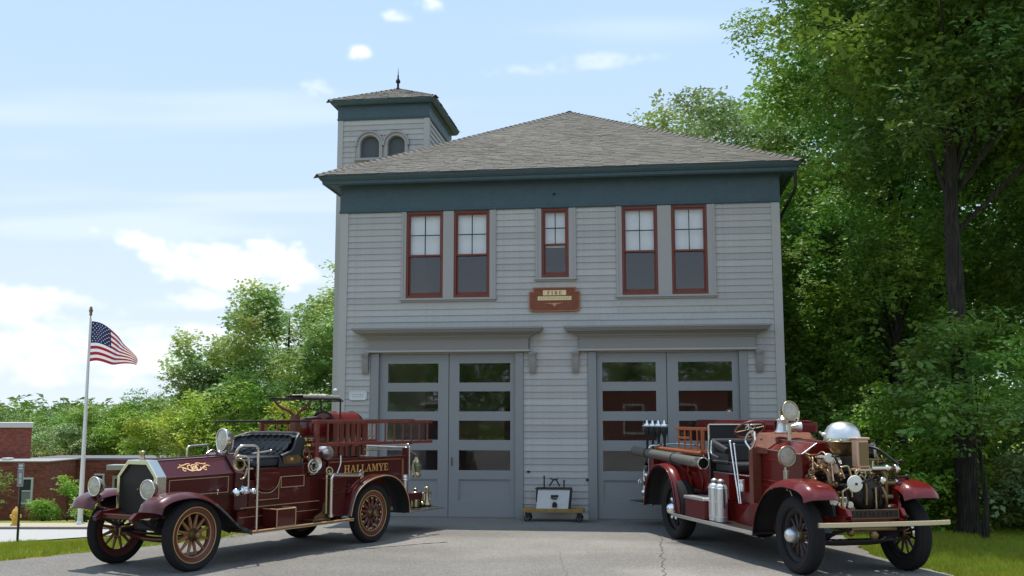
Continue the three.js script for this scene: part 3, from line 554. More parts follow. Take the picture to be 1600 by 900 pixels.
{ // hand cart with the white box on it
  const c = onStation('hand_cart', .0, 0, .42); tag(c, 'low wooden hand cart with small iron wheels against the wall', 'cart');
  for (const [z, n] of [[-.22, 0], [-.07, 0], [.08, 0]]) mesh('plank', box(-.6, .6, .178, .248, z, z + .146, .006), M.plank, c);
  mesh('bearer', [box(-.55, -.47, .08, .177, -.2, .2), box(.47, .55, .08, .177, -.2, .2)], M.iron, c);
  mesh('axle', [rod([-.51, .065, -.2], [-.51, .065, .2], .012), rod([.51, .065, -.2], [.51, .065, .2], .012)], M.iron, c);
  for (const x of [-.51, .51]) for (const z of [-.17, .19]) { const w = group('wheel', c, x, .066, z); mesh('tyre', ring(.05, .015, [0, 0, 0], [0, 0, 1]), M.iron, w); mesh('hub', rod([0, 0, -.02], [0, 0, .02], .02), M.iron, w); mesh('spoke', [0, 1, 2, 3].map((k) => rod([0, 0, 0], [Math.cos(k * 1.57) * .045, Math.sin(k * 1.57) * .045, 0], .006)), M.nickel, w); }
  const b = onStation('white_chest', -.01, .25, .42); tag(b, 'white metal chest with black handles standing on the hand cart', 'chest');
  const front = [[-.325, .0], [.305, .0], [.345, .375], [-.285, .375]];
  mesh('body', extr(poly(front), -.17, .16, .006), M.white, b);
  mesh('lid', extr(poly([[-.34, .376], [.36, .376], [.375, .40], [-.34, .40]]), -.19, .18, .004), M.iron, b);
  mesh('side_strap', [extr(poly([[.306, .0], [.335, .0], [.375, .376], [.346, .376]]), -.16, .15), extr(poly([[-.326, .12], [-.286, .376], [-.32, .376], [-.335, .22]]), -.16, .15)], M.iron, b);
  mesh('latch', [box(-.03, .115, .225, .27, .16, .19, .006), box(.0, .09, .185, .206, .16, .185, .004), box(-.03, .0, .2, .225, .16, .18)], M.iron, b);
  mesh('hasp', extr(poly([[-.005, .03], [.09, .03], [.09, .10], [.06, .135], [.02, .135], [-.005, .10]]), .16, .19, .006), M.iron, b);
  mesh('handle', [rod([-.18, .40, 0], [-.18, .62, 0], .014), ball(.017, -.18, .62, 0), pipe([[-.08, .43, 0], [.01, .56, 0], [.06, .56, 0], [.13, .43, 0]], .014, .06), pipe([[-.06, .58, 0], [.03, .545, 0], [.10, .58, 0]], .012, .04), rod([.215, .40, 0], [.215, .53, 0], .014), ball(.02, .215, .535, 0)], M.iron, b);
}

// ---------------------------------------------------------------- trees and shrubs
function leafGeo(n, spread, size, seed, droop = .3) { // a few short twigs set with folded leaves of uneven size
  const R = rng(seed), p = [], T = Math.max(2, Math.round(n / 4.5));
  for (let t = 0; t < T; t++) {
    const a = (t + R() * .8) / T * 6.283, e = (R() - .35) * 1.1, dir = V(Math.cos(a) * Math.cos(e), Math.sin(e), Math.sin(a) * Math.cos(e)), m = Math.round(n / T), st = V(R() - .5, R() - .5, R() - .5).multiplyScalar(spread * .5);
    for (let i = 0; i < m; i++) {
      const k = .25 + .85 * (i + R() * .5) / m, o = st.clone().addScaledVector(dir, spread * 1.35 * k); o.y -= spread * .35 * k * k;
      const L = size * (.55 + R() * .85) * (1.15 - .35 * k), w = L * (.27 + R() * .1), sd = i % 2 ? 1 : -1;
      const d = dir.clone().multiplyScalar(.7).add(V(-dir.z, 0, dir.x).multiplyScalar(sd * (.5 + R() * .6))).add(V((R() - .5) * .5, (R() - .5) * .6 - droop, (R() - .5) * .5)).normalize();
      const up = V((R() - .5) * 1.1, 1, (R() - .5) * 1.1).normalize(), s = d.clone().cross(up).normalize(), nn = s.clone().cross(d).normalize();
      const tip = o.clone().addScaledVector(d, L), mm = o.clone().addScaledVector(d, L * .42);
      const l = mm.clone().addScaledVector(s, w).addScaledVector(nn, w * .35), r = mm.clone().addScaledVector(s, -w).addScaledVector(nn, w * .35);
      p.push(...o.toArray(), ...tip.toArray(), ...l.toArray(), ...o.toArray(), ...r.toArray(), ...tip.toArray());
    }
  }
  const g = new THREE.BufferGeometry(); g.setAttribute('position', new THREE.Float32BufferAttribute(p, 3)); g.computeVertexNormals(); return g;
}
const leafMat = (t = .38) => phy({ color: C(1, 1, 1), roughness: .6, transmission: t, thickness: 0, specularIntensity: .5 });
const LEAF = leafMat(.55), LEAFD = leafMat(.4);
const geoCache = {};
const spray = (n, sp, sz, k = 0) => geoCache[[n, sp, sz, k]] ??= leafGeo(n, sp, sz, 100 + k + Math.round(sz * 1000));
// clumps: list of [x, y, z, r] in the tree's own space; sprays fill each clump, thicker on its outside
function crown(parent, clumps, o, seed) {
  const R = rng(seed), q = new THREE.Quaternion(), m = new THREE.Matrix4(), col = new THREE.Color(), geo = spray(o.leaves ?? 14, o.spread ?? .3, o.size ?? .12, o.kind ?? 0);
  const mats = [];
  for (const [x, y, z, r] of clumps) {
    const n = Math.max(3, Math.round((o.dens ?? 40) * r * r)), tone = 1 + (R() - .5) * (o.vary ?? .4), warm = R();
    for (let i = 0; i < n; i++) {
      const a = R() * 6.283, c = R() * 2 - 1, s = Math.sqrt(1 - c * c), rr = r * Math.pow(R(), .42) * (1 + fbm(Math.cos(a) * 2 + x, c * 2 + y, Math.sin(a) * 2 + z, 2) * .5);
      const sc = .6 + R() * .95; q.setFromEuler(new THREE.Euler((R() - .5) * 1.2, R() * 6.28, (R() - .5) * 1.2));
      m.compose(V(x + Math.cos(a) * s * rr, y + c * rr * (o.flat ?? .72), z + Math.sin(a) * s * rr), q, V(sc, sc, sc));
      const k = tone * (.75 + R() * .5), [cr, cg, cb] = o.color; mats.push([m.clone(), cr * k * (.85 + warm * .35), cg * k, cb * k * (1.15 - warm * .35)]);
    }
  }
  const im = new THREE.InstancedMesh(geo, o.mat ?? LEAF, mats.length);
  mats.forEach(([mm, r, g, b], i) => { im.setMatrixAt(i, mm); im.setColorAt(i, col.setRGB(r, g, b)); });
  im.name = 'crown'; im.castShadow = im.receiveShadow = true; stuff(im); parent.add(im); return im;
}
let leafCount = 0;
function tree(name, label, cat, grp, x, z, o, seed) {
  const t = group(name, scene, x, landY(x, z) - .05, z), R = rng(seed); tag(t, label, cat, grp);
  const H = o.h, c0 = o.clear ?? H * .3, clumps = [];
  for (let i = 0; i < o.n; i++) { // clump centres spread through the crown, most of them near its outline
    let u = R() * 2 - 1, a = R() * 6.283, k = Math.pow(R(), o.hollow ?? .45);
    const yc = lerp(c0, H, .5) + u * k * (H - c0) * .5, prof = o.shape ? o.shape((yc - c0) / (H - c0)) : Math.sqrt(Math.max(.05, 1 - u * u * k * k));
    const rad = o.r * prof * k * (.82 + R() * .36) + (o.r * .1 * R());
    clumps.push([Math.cos(a) * rad + (o.lean ?? 0) * (yc / H), yc, Math.sin(a) * rad * (o.deep ?? 1) - (o.back ?? 0) * (yc / H), (o.cr ?? .9) * (.6 + R() * .8)]);
  }
  const tr = o.tr ?? .2, tips = [...clumps].sort((a, b) => b[3] - a[3]).slice(0, o.limbs ?? 16);
  const top = [(o.lean ?? 0) * .8, H * .86, -(o.back ?? 0) * .7], mid = [(R() - .5) * .2 + (o.lean ?? 0) * .12, H * .45, (R() - .5) * .2 - (o.back ?? 0) * .2];
  const trunkPts = [[0, -.2, 0], [(R() - .5) * .1, H * .15, 0], mid, top];
  mesh('trunk', [taper(trunkPts, tr * 1.05, tr * .12, 22, 14, .12, seed), ...[0, 1, 2, 3, 4, 5].map((k) => { const a = k * 1.05 + R() * .4, c = Math.cos(a), s = Math.sin(a); return taper([[c * tr * .3, H * .05 + .25, s * tr * .3], [c * tr * .85, .16, s * tr * .85], [c * tr * 2.1, -.16, s * tr * 2.1]], tr * .5, tr * .2, 8, 8, .1, k); })], o.bark ?? M.bark, t);
  const limbs = tips.map(([px, py, pz]) => { const s = clamp(py / H * .72, .18, .8), b = s < .5 ? V(...trunkPts[0]).lerp(V(...mid), s * 2) : V(...mid).lerp(V(...top), (s - .5) * 2 * .9); return taper([b.toArray(), [lerp(b.x, px, .45), lerp(b.y, py, .62), lerp(b.z, pz, .45)], [px, py, pz]], tr * .34 * (1.1 - s), tr * .04, 8, 6, .1, seed); });
  mesh('limb', limbs, o.bark ?? M.bark, t);
  const im = crown(t, clumps, o, seed + 5); leafCount += im.count; return t;
}
function bush(name, label, cat, grp, x, z, o, seed) {
  const t = group(name, scene, x, landY(x, z), z), R = rng(seed), clumps = []; tag(t, label, cat, grp);
  for (let i = 0; i < o.n; i++) { const a = R() * 6.28, k = Math.sqrt(R()), y = R(); clumps.push([Math.cos(a) * k * o.rx * (1 - y * y * (o.point ?? .45)), .15 + y * (o.h - (o.cr ?? .4) * .6), Math.sin(a) * k * o.rz * (1 - y * y * (o.point ?? .45)), (o.cr ?? .4) * (.7 + R() * .6)]); }
  mesh('stem', [0, 1, 2, 3, 4].map((i) => { const c = clumps[i % clumps.length]; return taper([[(R() - .5) * .2, -.05, (R() - .5) * .2], [c[0] * .4, c[1] * .6, c[2] * .4], [c[0], c[1], c[2]]], .035, .01, 6, 6, .1, i); }), M.bark, t);
  const im = crown(t, clumps, o, seed + 3); leafCount += im.count; return t;
}
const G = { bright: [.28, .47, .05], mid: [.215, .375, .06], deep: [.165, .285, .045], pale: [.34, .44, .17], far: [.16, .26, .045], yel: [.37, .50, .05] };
// right of the station
tree('maple_tree', 'tall shade tree with a thick bare trunk near the right edge', 'tree', null, 8.1, -18.55, { h: 17, clear: 6.0, r: 3.9, n: 150, cr: .85, dens: 58, leaves: 18, spread: .27, size: .13, color: G.deep, tr: .195, limbs: 34, vary: .6, hollow: .4, lean: 2.6, back: 1.8 }, 301);
tree('maple_tree', 'leafy tree overhanging the station roof with its top beyond the picture', 'tree', null, 10.3, -27.5, { h: 17, clear: 3.6, r: 4.0, n: 110, cr: .85, dens: 58, leaves: 18, spread: .30, size: .13, color: G.mid, tr: .24, limbs: 30, vary: .6, hollow: .42 }, 302);
tree('young_maple', 'mid height leafy tree filling the gap between the station and the thick trunk', 'tree', null, 8.7, -23.2, { h: 8.6, clear: 2.4, r: 1.95, n: 62, cr: .6, dens: 70, leaves: 16, spread: .24, size: .115, color: G.mid, tr: .12, limbs: 22, vary: .6 }, 306);
tree('ash_tree', 'pale grey-green tree rising behind the right slope of the roof', 'tree', null, 7.9, -39, { h: 14.4, clear: 5, r: 4.0, n: 84, cr: .95, dens: 46, leaves: 16, spread: .34, size: .15, color: G.pale, tr: .2, limbs: 22, vary: .5 }, 303);
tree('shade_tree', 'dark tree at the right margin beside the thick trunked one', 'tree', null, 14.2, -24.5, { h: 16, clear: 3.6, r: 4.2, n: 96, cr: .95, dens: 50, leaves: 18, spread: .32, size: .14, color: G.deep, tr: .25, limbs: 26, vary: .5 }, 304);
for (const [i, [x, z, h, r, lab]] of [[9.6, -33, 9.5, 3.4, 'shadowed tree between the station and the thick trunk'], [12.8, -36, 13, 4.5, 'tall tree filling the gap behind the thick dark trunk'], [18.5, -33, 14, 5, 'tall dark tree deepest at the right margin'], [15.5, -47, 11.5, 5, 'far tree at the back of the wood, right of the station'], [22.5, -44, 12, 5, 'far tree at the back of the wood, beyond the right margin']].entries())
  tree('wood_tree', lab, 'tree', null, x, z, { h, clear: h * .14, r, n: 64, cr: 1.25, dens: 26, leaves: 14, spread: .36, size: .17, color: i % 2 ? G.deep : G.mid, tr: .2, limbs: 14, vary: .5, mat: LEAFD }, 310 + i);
tree('young_tree', 'slim bushy tree hugging the right wall of the station', 'tree', null, 7.3, -24.2, { h: 6.2, clear: .6, r: 1.45, n: 46, cr: .55, dens: 70, leaves: 14, spread: .22, size: .11, color: G.mid, tr: .08, limbs: 14, vary: .6 }, 321);
tree('young_tree', 'leaning young tree with light leaves below the dark trunk', 'tree', null, 8.0, -17.7, { h: 3.7, clear: 1.6, r: 1.1, n: 28, cr: .42, dens: 80, leaves: 12, spread: .2, size: .10, color: G.mid, tr: .05, limbs: 14, vary: .6 }, 322);
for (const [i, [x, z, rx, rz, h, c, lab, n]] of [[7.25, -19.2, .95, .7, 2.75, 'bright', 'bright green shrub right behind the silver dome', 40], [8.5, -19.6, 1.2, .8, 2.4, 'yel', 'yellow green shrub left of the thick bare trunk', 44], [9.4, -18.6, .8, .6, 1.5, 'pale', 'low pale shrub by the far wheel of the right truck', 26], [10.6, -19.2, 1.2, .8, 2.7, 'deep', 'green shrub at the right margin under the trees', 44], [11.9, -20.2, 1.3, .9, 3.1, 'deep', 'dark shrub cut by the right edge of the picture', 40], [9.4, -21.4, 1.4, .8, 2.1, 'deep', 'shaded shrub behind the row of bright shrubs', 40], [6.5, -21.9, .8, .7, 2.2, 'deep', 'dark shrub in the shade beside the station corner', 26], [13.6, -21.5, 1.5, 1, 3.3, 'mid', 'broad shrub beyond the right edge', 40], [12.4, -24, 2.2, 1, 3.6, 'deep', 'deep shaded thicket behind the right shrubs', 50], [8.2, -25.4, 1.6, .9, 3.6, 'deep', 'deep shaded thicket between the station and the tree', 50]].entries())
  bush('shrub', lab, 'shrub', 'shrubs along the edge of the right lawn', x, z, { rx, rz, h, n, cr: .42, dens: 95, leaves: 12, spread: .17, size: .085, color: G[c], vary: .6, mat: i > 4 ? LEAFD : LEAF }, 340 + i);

// left: the street, the big tree beside the station and the greenery over the brick building
tree('poplar_tree', 'big airy tree left of the station, tallest on that side', 'tree', null, -9.6, -44, { h: 10.1, clear: 2.4, r: 3.6, n: 104, cr: .70, dens: 52, leaves: 16, spread: .28, size: .14, color: [.33, .47, .14], tr: .2, limbs: 34, vary: .45, hollow: .42 }, 401);
tree('poplar_tree', 'smaller airy tree at the left foot of the big one', 'tree', null, -13.1, -45, { h: 8.5, clear: 2.2, r: 2.1, n: 50, cr: .72, dens: 60, leaves: 16, spread: .28, size: .14, color: [.33, .46, .16], tr: .13, limbs: 20, vary: .45 }, 402);
tree('poplar_tree', 'airy tree half hidden behind the left wall of the station', 'tree', null, -6.2, -47, { h: 9.3, clear: 2.2, r: 3, n: 70, cr: .85, dens: 52, leaves: 16, spread: .3, size: .15, color: [.33, .46, .12], tr: .18, limbs: 22, vary: .45 }, 403);
for (const [i, [px, d, top, r, c, lab]] of [[165, 80, 618, 3.0, 'bright', 'bright green tree over the brick wing, left of the flagpole\u2019s lower half'], [222, 84, 612, 3.3, 'mid', 'round green tree over the middle of the brick wing'], [248, 76, 640, 2.4, 'yel', 'low yellow green tree right over the brick wing'], [318, 41, 622, 1.5, 'yel', 'yellow green tree behind the left truck\u2019s bonnet'], [372, 40, 608, 1.8, 'bright', 'bright tree under the big airy tree'], [430, 39, 620, 1.45, 'yel', 'yellow green tree behind the seat of the left truck'], [478, 41.5, 604, 1.8, 'mid', 'green tree behind the red drum of the left truck'], [105, 78, 668, 2.6, 'pale', 'low pale shrubby tree behind the roof of the brick building'], [70, 88, 640, 3.4, 'mid', 'green tree above the step in the brick roofs'], [20, 92, 636, 3.8, 'far', 'grey green tree above the tall brick block'], [125, 96, 628, 3.6, 'deep', 'dark green tree behind the flagpole'], [280, 92, 634, 3.4, 'mid', 'green tree behind the grey utility post']].entries()) {
  const x = across(px, d), base = landY(x, -d), H = upAt(top, d) - base;
  tree('street_tree', lab, 'tree', null, x, -d, { h: H, clear: H * .18, r, n: d < 50 ? 40 : 56, cr: d < 50 ? .55 : .95, dens: d < 50 ? 70 : 36, leaves: 16, spread: d < 50 ? .24 : .36, size: d < 50 ? .105 : .16, color: G[c].map((k) => k * .9), tr: .16, limbs: 12, vary: .6, mat: LEAFD }, 420 + i);
}
{ // the wooded skyline far to the left and behind everything: one mass
  const R = rng(500), cl = [];
  for (let i = 0; i < 260; i++) { const d = 120 + R() * 110, px = -260 + R() * 2300, x = across(px, d), top = 638 - 16 * fbm(px * .006, 3, 1, 3) - (px > 1100 ? 20 : 0), H = upAt(top, d); const r = 4.5 + R() * 3; for (let k = 0; k < 4; k++) cl.push([x + (R() - .5) * 8, H - r * .7 - k * 3.6 + R() * 1.5, -d + (R() - .5) * 4, r * .8]); }
  const w = group('far_wood', scene); tag(w, 'distant wooded skyline of rounded grey green trees', 'woodland'); stuff(w);
  const im = crown(w, cl, { leaves: 12, spread: 1.1, size: .75, dens: 2.1, color: G.far, vary: .5, flat: .9, mat: LEAFD }, 501); leafCount += im.count;
}
console.log('leaf sprays', leafCount);

// ---------------------------------------------------------------- the brick building down the street
{
  const B = group('brick_building', scene), gy = -3.6; tag(B, 'low red brick building with flat roofs across the street on the left', 'building');
  const X = across, Y = upAt;
  const plan = (x0, x1, z0, z1, y0, y1, sk) => new THREE.ExtrudeGeometry(poly([[x0, -z0], [x1, -z0], [x1 + sk, -z1], [x0 + sk, -z1]]), { depth: y1 - y0, bevelEnabled: false }).rotateX(-Math.PI / 2).translate(0, y0, 0);
  const flat = (n, x0, x1, top, z0, z1, mat, cap, capMat, sk = 0) => { mesh('wall', plan(x0, x1, z0, z1, gy - 3, top, sk), mat, B); mesh('roof_edge', plan(x0 - .12, x1 + .12, z0 + .12, z1 - .12, top + .001, top + cap, sk), capMat, B); };
  const D = 60, P = 56;
  const pale = std({ color: C(.55, .53, .50), roughness: .7 }), grey = std({ color: C(.13, .12, .12), roughness: .8 });
  flat('wing', X(46, D), X(345, D), Y(719, D), -D, -D - 4.5, M.brickDark, .12, grey);
  flat('block', X(-110, D), X(52, D - .2), Y(668, D - .2), -D + .3, -D - 10, M.brick, .28, pale, -4.9);
  flat('porch', X(-110, P), X(77, P), Y(722, P), -P, -D + .25, M.brick, .06, std({ color: C(.30, .28, .26), roughness: .8 }));
  mesh('string_course', box(X(-110, P), X(76.5, P), Y(733, P) - .05, Y(733, P) + .05, -P - .02, -P + .035), M.brick, B);
  mesh('plinth', box(X(-110, P), X(77, P) + .04, gy - 3, Y(789, P), -P, -P + .05), M.brickDark, B);
  mesh('roof_vent', box(X(6, 57), X(17, 57), Y(722, 57) + .11, Y(715.5, 57), -57.6, -57, .03), pale, B);
  mesh('wall_band', box(X(150, D), X(345, D), Y(731, D), Y(727, D), -D - .02, -D + .05), M.brickDark, B);
  mesh('pilaster', [box(X(147, D), X(152, D), gy, Y(728, D), -D - .02, -D + .1)], M.brickDark, B);
  const win = (px0, px1, py0, py1, d, o = .03, dark = true) => {
    const w = group('window', B), x0 = X(px0, d), x1 = X(px1, d), y1 = Y(py0, d), y0 = Y(py1, d), z = -d + o;
    mesh('frame', extr(poly(rect(x0, x1, y0, y1), [rect(x0 + .1, x1 - .1, y0 + .1, y1 - .1)]), z - .04, z + .06, .01), pale, w);
    mesh('pane', box(x0 + .09, x1 - .09, y0 + .09, y1 - .09, z - .025, z - .012), phy({ color: C(.05, .055, .06), roughness: .08 }), w);
    mesh('sash_rail', [box(x0 + .1, x1 - .1, (y0 + y1) / 2 - .035, (y0 + y1) / 2 + .035, z - .01, z + .03)], pale, w);
    if (!dark) mesh('blind', box(x0 + .11, x1 - .11, y0 + .11, y0 + (y1 - y0) * .52, z - .011, z - .004), std({ color: C(.22, .23, .23), roughness: .8 }), w);
  };
  win(37, 58, 746, 788, P, .03, false); win(89, 107, 740, 792, D); win(149, 168, 740, 782, D);
  const d = group('door', B); mesh('frame', extr(poly(rect(X(181, D), X(206, D), gy, Y(743, D)), [rect(X(184.5, D), X(202.5, D), gy + .02, Y(748, D))]), -D + .02, -D + .12, .01), M.stone, d);
  mesh('leaf', box(X(184.5, D) + .01, X(202.5, D) - .01, gy + .03, Y(748, D) - .01, -D + .01, -D + .05), std({ color: C(.06, .02, .015), roughness: .6 }), d);
  mesh('door_canopy', [box(X(183, D), X(226, D), Y(733, D), Y(725, D), -D + .01, -D + 1.3, .03)], std({ color: C(.33, .31, .28), roughness: .8 }), B);
}
// hedges and small planting in front of it
bush('hedge', 'tall clipped dark green hedge at the left edge', 'hedge', null, -27.7, -53.2, { rx: 1.75, rz: .8, h: 2.7, n: 40, cr: .6, dens: 40, leaves: 12, spread: .22, size: .12, color: G.mid, vary: .35, point: .2 }, 600);
bush('shrub', 'low rounded bright green bush before the brick porch', 'shrub', null, -24.0, -53.4, { rx: .68, rz: .55, h: .95, n: 34, cr: .34, dens: 150, leaves: 12, spread: .14, size: .075, color: G.bright, vary: .35, point: .2 }, 601);
tree('small_tree', 'small slender tree right beside the flagpole', 'tree', null, -23.0, -54, { h: 2.5, clear: .75, r: .45, n: 16, cr: .28, dens: 80, leaves: 12, spread: .16, size: .10, color: G.bright, tr: .03, limbs: 10, vary: .5 }, 602);
bush('shrub', 'small bush low behind the flagpole foot', 'shrub', null, -22.1, -53.0, { rx: .35, rz: .35, h: .6, n: 10, cr: .24, dens: 80, leaves: 12, spread: .15, size: .09, color: G.mid, vary: .35 }, 603);
bush('shrub', 'small bright shrub seen beside the left truck\u2019s radiator', 'shrub', null, -20.4, -50.0, { rx: .5, rz: .5, h: 1.1, n: 14, cr: .36, dens: 80, leaves: 12, spread: .15, size: .10, color: G.yel, vary: .35 }, 604);
// ---- flagpole and flag
{
  const x = across(133, 38), z = -38, by = landY(x, z), P = group('flagpole', scene, x, by, z); tag(P, 'tall white tapered flagpole with a small bronze finial', 'flagpole');
  const H = upAt(497, 38) - by;
  mesh('pole', rod([0, -.1, 0], [.0, H, 0], .095, .035, 20), std({ color: C(.62, .62, .60), roughness: .4, metalness: .1 }), P);
  mesh('base_collar', lathe([[.2, 0], [.19, .06], [.13, .1], [.1, .16]]), M.aluminium, P);
  mesh('finial', [rod([0, H, 0], [0, H + .1, 0], .02), lathe([[.0, 0], [.06, .03], [.045, .08], [.055, .14], [.08, .2], [.05, .26], [.06, .3], [.02, .36], [0, .37]], [0, H + .08, 0], [0, 1, 0], 12)], M.bronze, P);
  mesh('halyard', rod([.1, .9, .03], [.05, H - .05, .03], .006), M.white, P);
  mesh('cleat', box(.07, .15, .9, 1.05, -.02, .06, .01), M.iron, P);
  const F = canvasTex(1024, 640, (c, w, h) => {
    for (let i = 0; i < 13; i++) { c.fillStyle = i % 2 ? '#f2f0ee' : '#a3142c'; c.fillRect(0, i * h / 13, w, h / 13 + 1); }
    c.fillStyle = '#1c2350'; c.fillRect(0, 0, w * .42, h * 7 / 13 + 1); c.fillStyle = '#f4f4f4';
    for (let r = 0; r < 9; r++) for (let k = 0; k < (r % 2 ? 5 : 6); k++) { const cx = (k * 2 + 1 + r % 2) / 12 * w * .42, cy = (r + 1) / 10 * h * 7 / 13; c.beginPath(); for (let p = 0; p < 10; p++) { const a = p * Math.PI / 5 - Math.PI / 2, q = p % 2 ? 5.5 : 14; c.lineTo(cx + Math.cos(a) * q, cy + Math.sin(a) * q); } c.closePath(); c.fill(); }
  });
  const g = new THREE.PlaneGeometry(1, 1, 60, 30), p = g.attributes.position, hoist = 1.5, top = H - .12;
  for (let i = 0; i < p.count; i++) {
    const u = p.getX(i) + .5, v = p.getY(i) + .5, L = 1.95, ease = u * u * (1.6 - .6 * u);
    const bottom = top - hoist - .16 * u + .05 * Math.sin(u * 9), crest = top - 1.36 * ease - .04 * Math.sin(u * 11 + 1) * u;
    const ph = u * 13 - v * 2.6, amp = .05 + .13 * u; // folds gather as the free end droops
    p.setXYZ(i, .07 + u * L * (.97 - .05 * v * u), lerp(bottom, crest, v) + Math.sin(ph * .8 + 1) * .025 * u, Math.sin(ph) * amp * Math.min(1, u * 5) + u * .3 + .05);
  }
  g.computeVertexNormals();
  const fl = group('flag', scene, x, by, z); tag(fl, 'United States flag blowing to the right from the flagpole', 'flag');
  mesh('cloth', g, phy({ map: F, roughness: .85, transmission: .25, thickness: 0, side: THREE.DoubleSide }), fl, true);
  mesh('heading', box(.045, .075, top - hoist, top, .035, .06), M.white, fl);
}
// ---- posts, sign and hydrant by the street
{
  const z = -19.2, x = across(31, 19.2, 780), y = landY(x, z), s = group('sign_post', scene, x, y, z); tag(s, 'thin dark post carrying a narrow upright sign plate beside the road', 'sign post');
  mesh('post', rod([0, -.1, 0], [0, 1.42, 0], .022, .022, 10), M.iron, s);
  const plate = canvasTex(128, 512, (c, w, h) => { c.fillStyle = '#8d8f98'; c.fillRect(0, 0, w, h); c.fillStyle = '#5b5e6c'; c.fillRect(0, 0, w, 150); c.fillStyle = '#c9cad2'; c.fillRect(16, 20, 96, 50); c.fillRect(16, 90, 96, 40); c.strokeStyle = '#7a3034'; c.lineWidth = 8; c.strokeRect(14, 190, 100, 290); c.fillStyle = '#b9b4bb'; c.fillRect(36, 215, 56, 110); c.fillRect(36, 350, 56, 100); });
  mesh('plate', box(-.055, .055, 1.0, 1.42, .023, .030), M.aluminium, s);
  mesh('plate_print', new THREE.PlaneGeometry(.104, .412).translate(0, 1.21, .0325), std({ map: plate, roughness: .5 }), s, true);
  const hz = -33.5, hx = across(25, 33.5, 800), h = group('fire_hydrant', scene, hx, landY(hx, hz) + .06, hz); tag(h, 'yellow fire hydrant with a tall marker rod on the pavement', 'hydrant');
  const yel = std({ color: C(.55, .33, .04), roughness: .5 });
  mesh('barrel', lathe([[.15, 0], [.15, .04], [.105, .06], [.1, .34], [.125, .36], [.125, .40], [.11, .44], [.08, .52], [.03, .56], [.03, .60], [0, .6]]), yel, h);
  for (const sx of [-1, 1]) mesh('outlet', rod([0, .30, 0], [sx * .17, .30, 0], .05, .055), yel, h);
  mesh('outlet', rod([0, .27, 0], [0, .27, .18], .065, .07), yel, h);
  mesh('marker_rod', rod([.06, .4, -.05], [.05, 1.55, -.05], .018), std({ color: C(.12, .06, .05), roughness: .6 }), h);
  const uz = -42, ux = across(287, 42), u = group('utility_post', scene, ux, landY(ux, uz), uz); tag(u, 'plain grey post rising behind the left truck\u2019s bonnet', 'post');
  mesh('post', rod([0, -.2, 0], [0, 2 + 10 / 1600 * 42 - landY(ux, uz), 0], .135, .12, 14), std({ color: C(.20, .21, .20), roughness: .8, bumpMap: grainBump, bumpScale: .01 }), u);
  mesh('cap', lathe([[.13, 0], [.13, .03], [.05, .08], [0, .09]], [0, 2 + 10 / 1600 * 42 - landY(ux, uz), 0]), M.aluminium, u);
}
// ---------------------------------------------------------------- across the street, behind the camera: what the glass mirrors
{
  const b = group('brick_shop', scene, -4.5, 0, 31); tag(b, 'low red brick building mirrored in the right bay door glass', 'building');
  mesh('wall', box(-9, 6.2, -.5, 4.3, -4, 4), M.brick, b); mesh('roof_edge', box(-9.15, 6.35, 4.301, 4.55, -4.15, 4.15, .02), M.stone, b);
  for (const x of [-7, -3.5, 0, 3.5]) { const w = group('window', b); mesh('frame', extr(poly(rect(x - .7, x + .7, 1, 3), [rect(x - .6, x + .6, 1.1, 2.9)]), -4.06, -3.98, .01), M.white, w); mesh('pane', box(x - .61, x + .61, 1.09, 2.91, -4.03, -4.02), M.glass, w); }
  for (const [i, [x, z, h, r]] of [[5.2, 29, 7.5, 2.6], [9.5, 33, 8, 3.2], [-17, 27, 9.5, 4], [-25, 31, 10, 4.6], [-33, 29, 9, 4], [16, 30, 9, 3.8], [-1, 40, 9, 3.6], [-10, 43, 10, 4]].entries())
    tree('roadside_tree', ['small green tree mirrored right of the brick building', 'second green tree mirrored right of the brick building', 'dark tree mirrored in the left bay door', 'broad dark tree mirrored in the left windows', 'tree mirrored furthest left', 'tree mirrored furthest right', 'tree mirrored over the brick roof', 'tree mirrored behind the brick roof, left'][i], 'tree', null, x, z, { h, clear: .3, r: r * 1.15, n: 64, cr: 1.2, dens: 20, leaves: 12, spread: .4, size: .22, color: G.mid, tr: .18, limbs: 10, mat: LEAFD }, 700 + i);
}

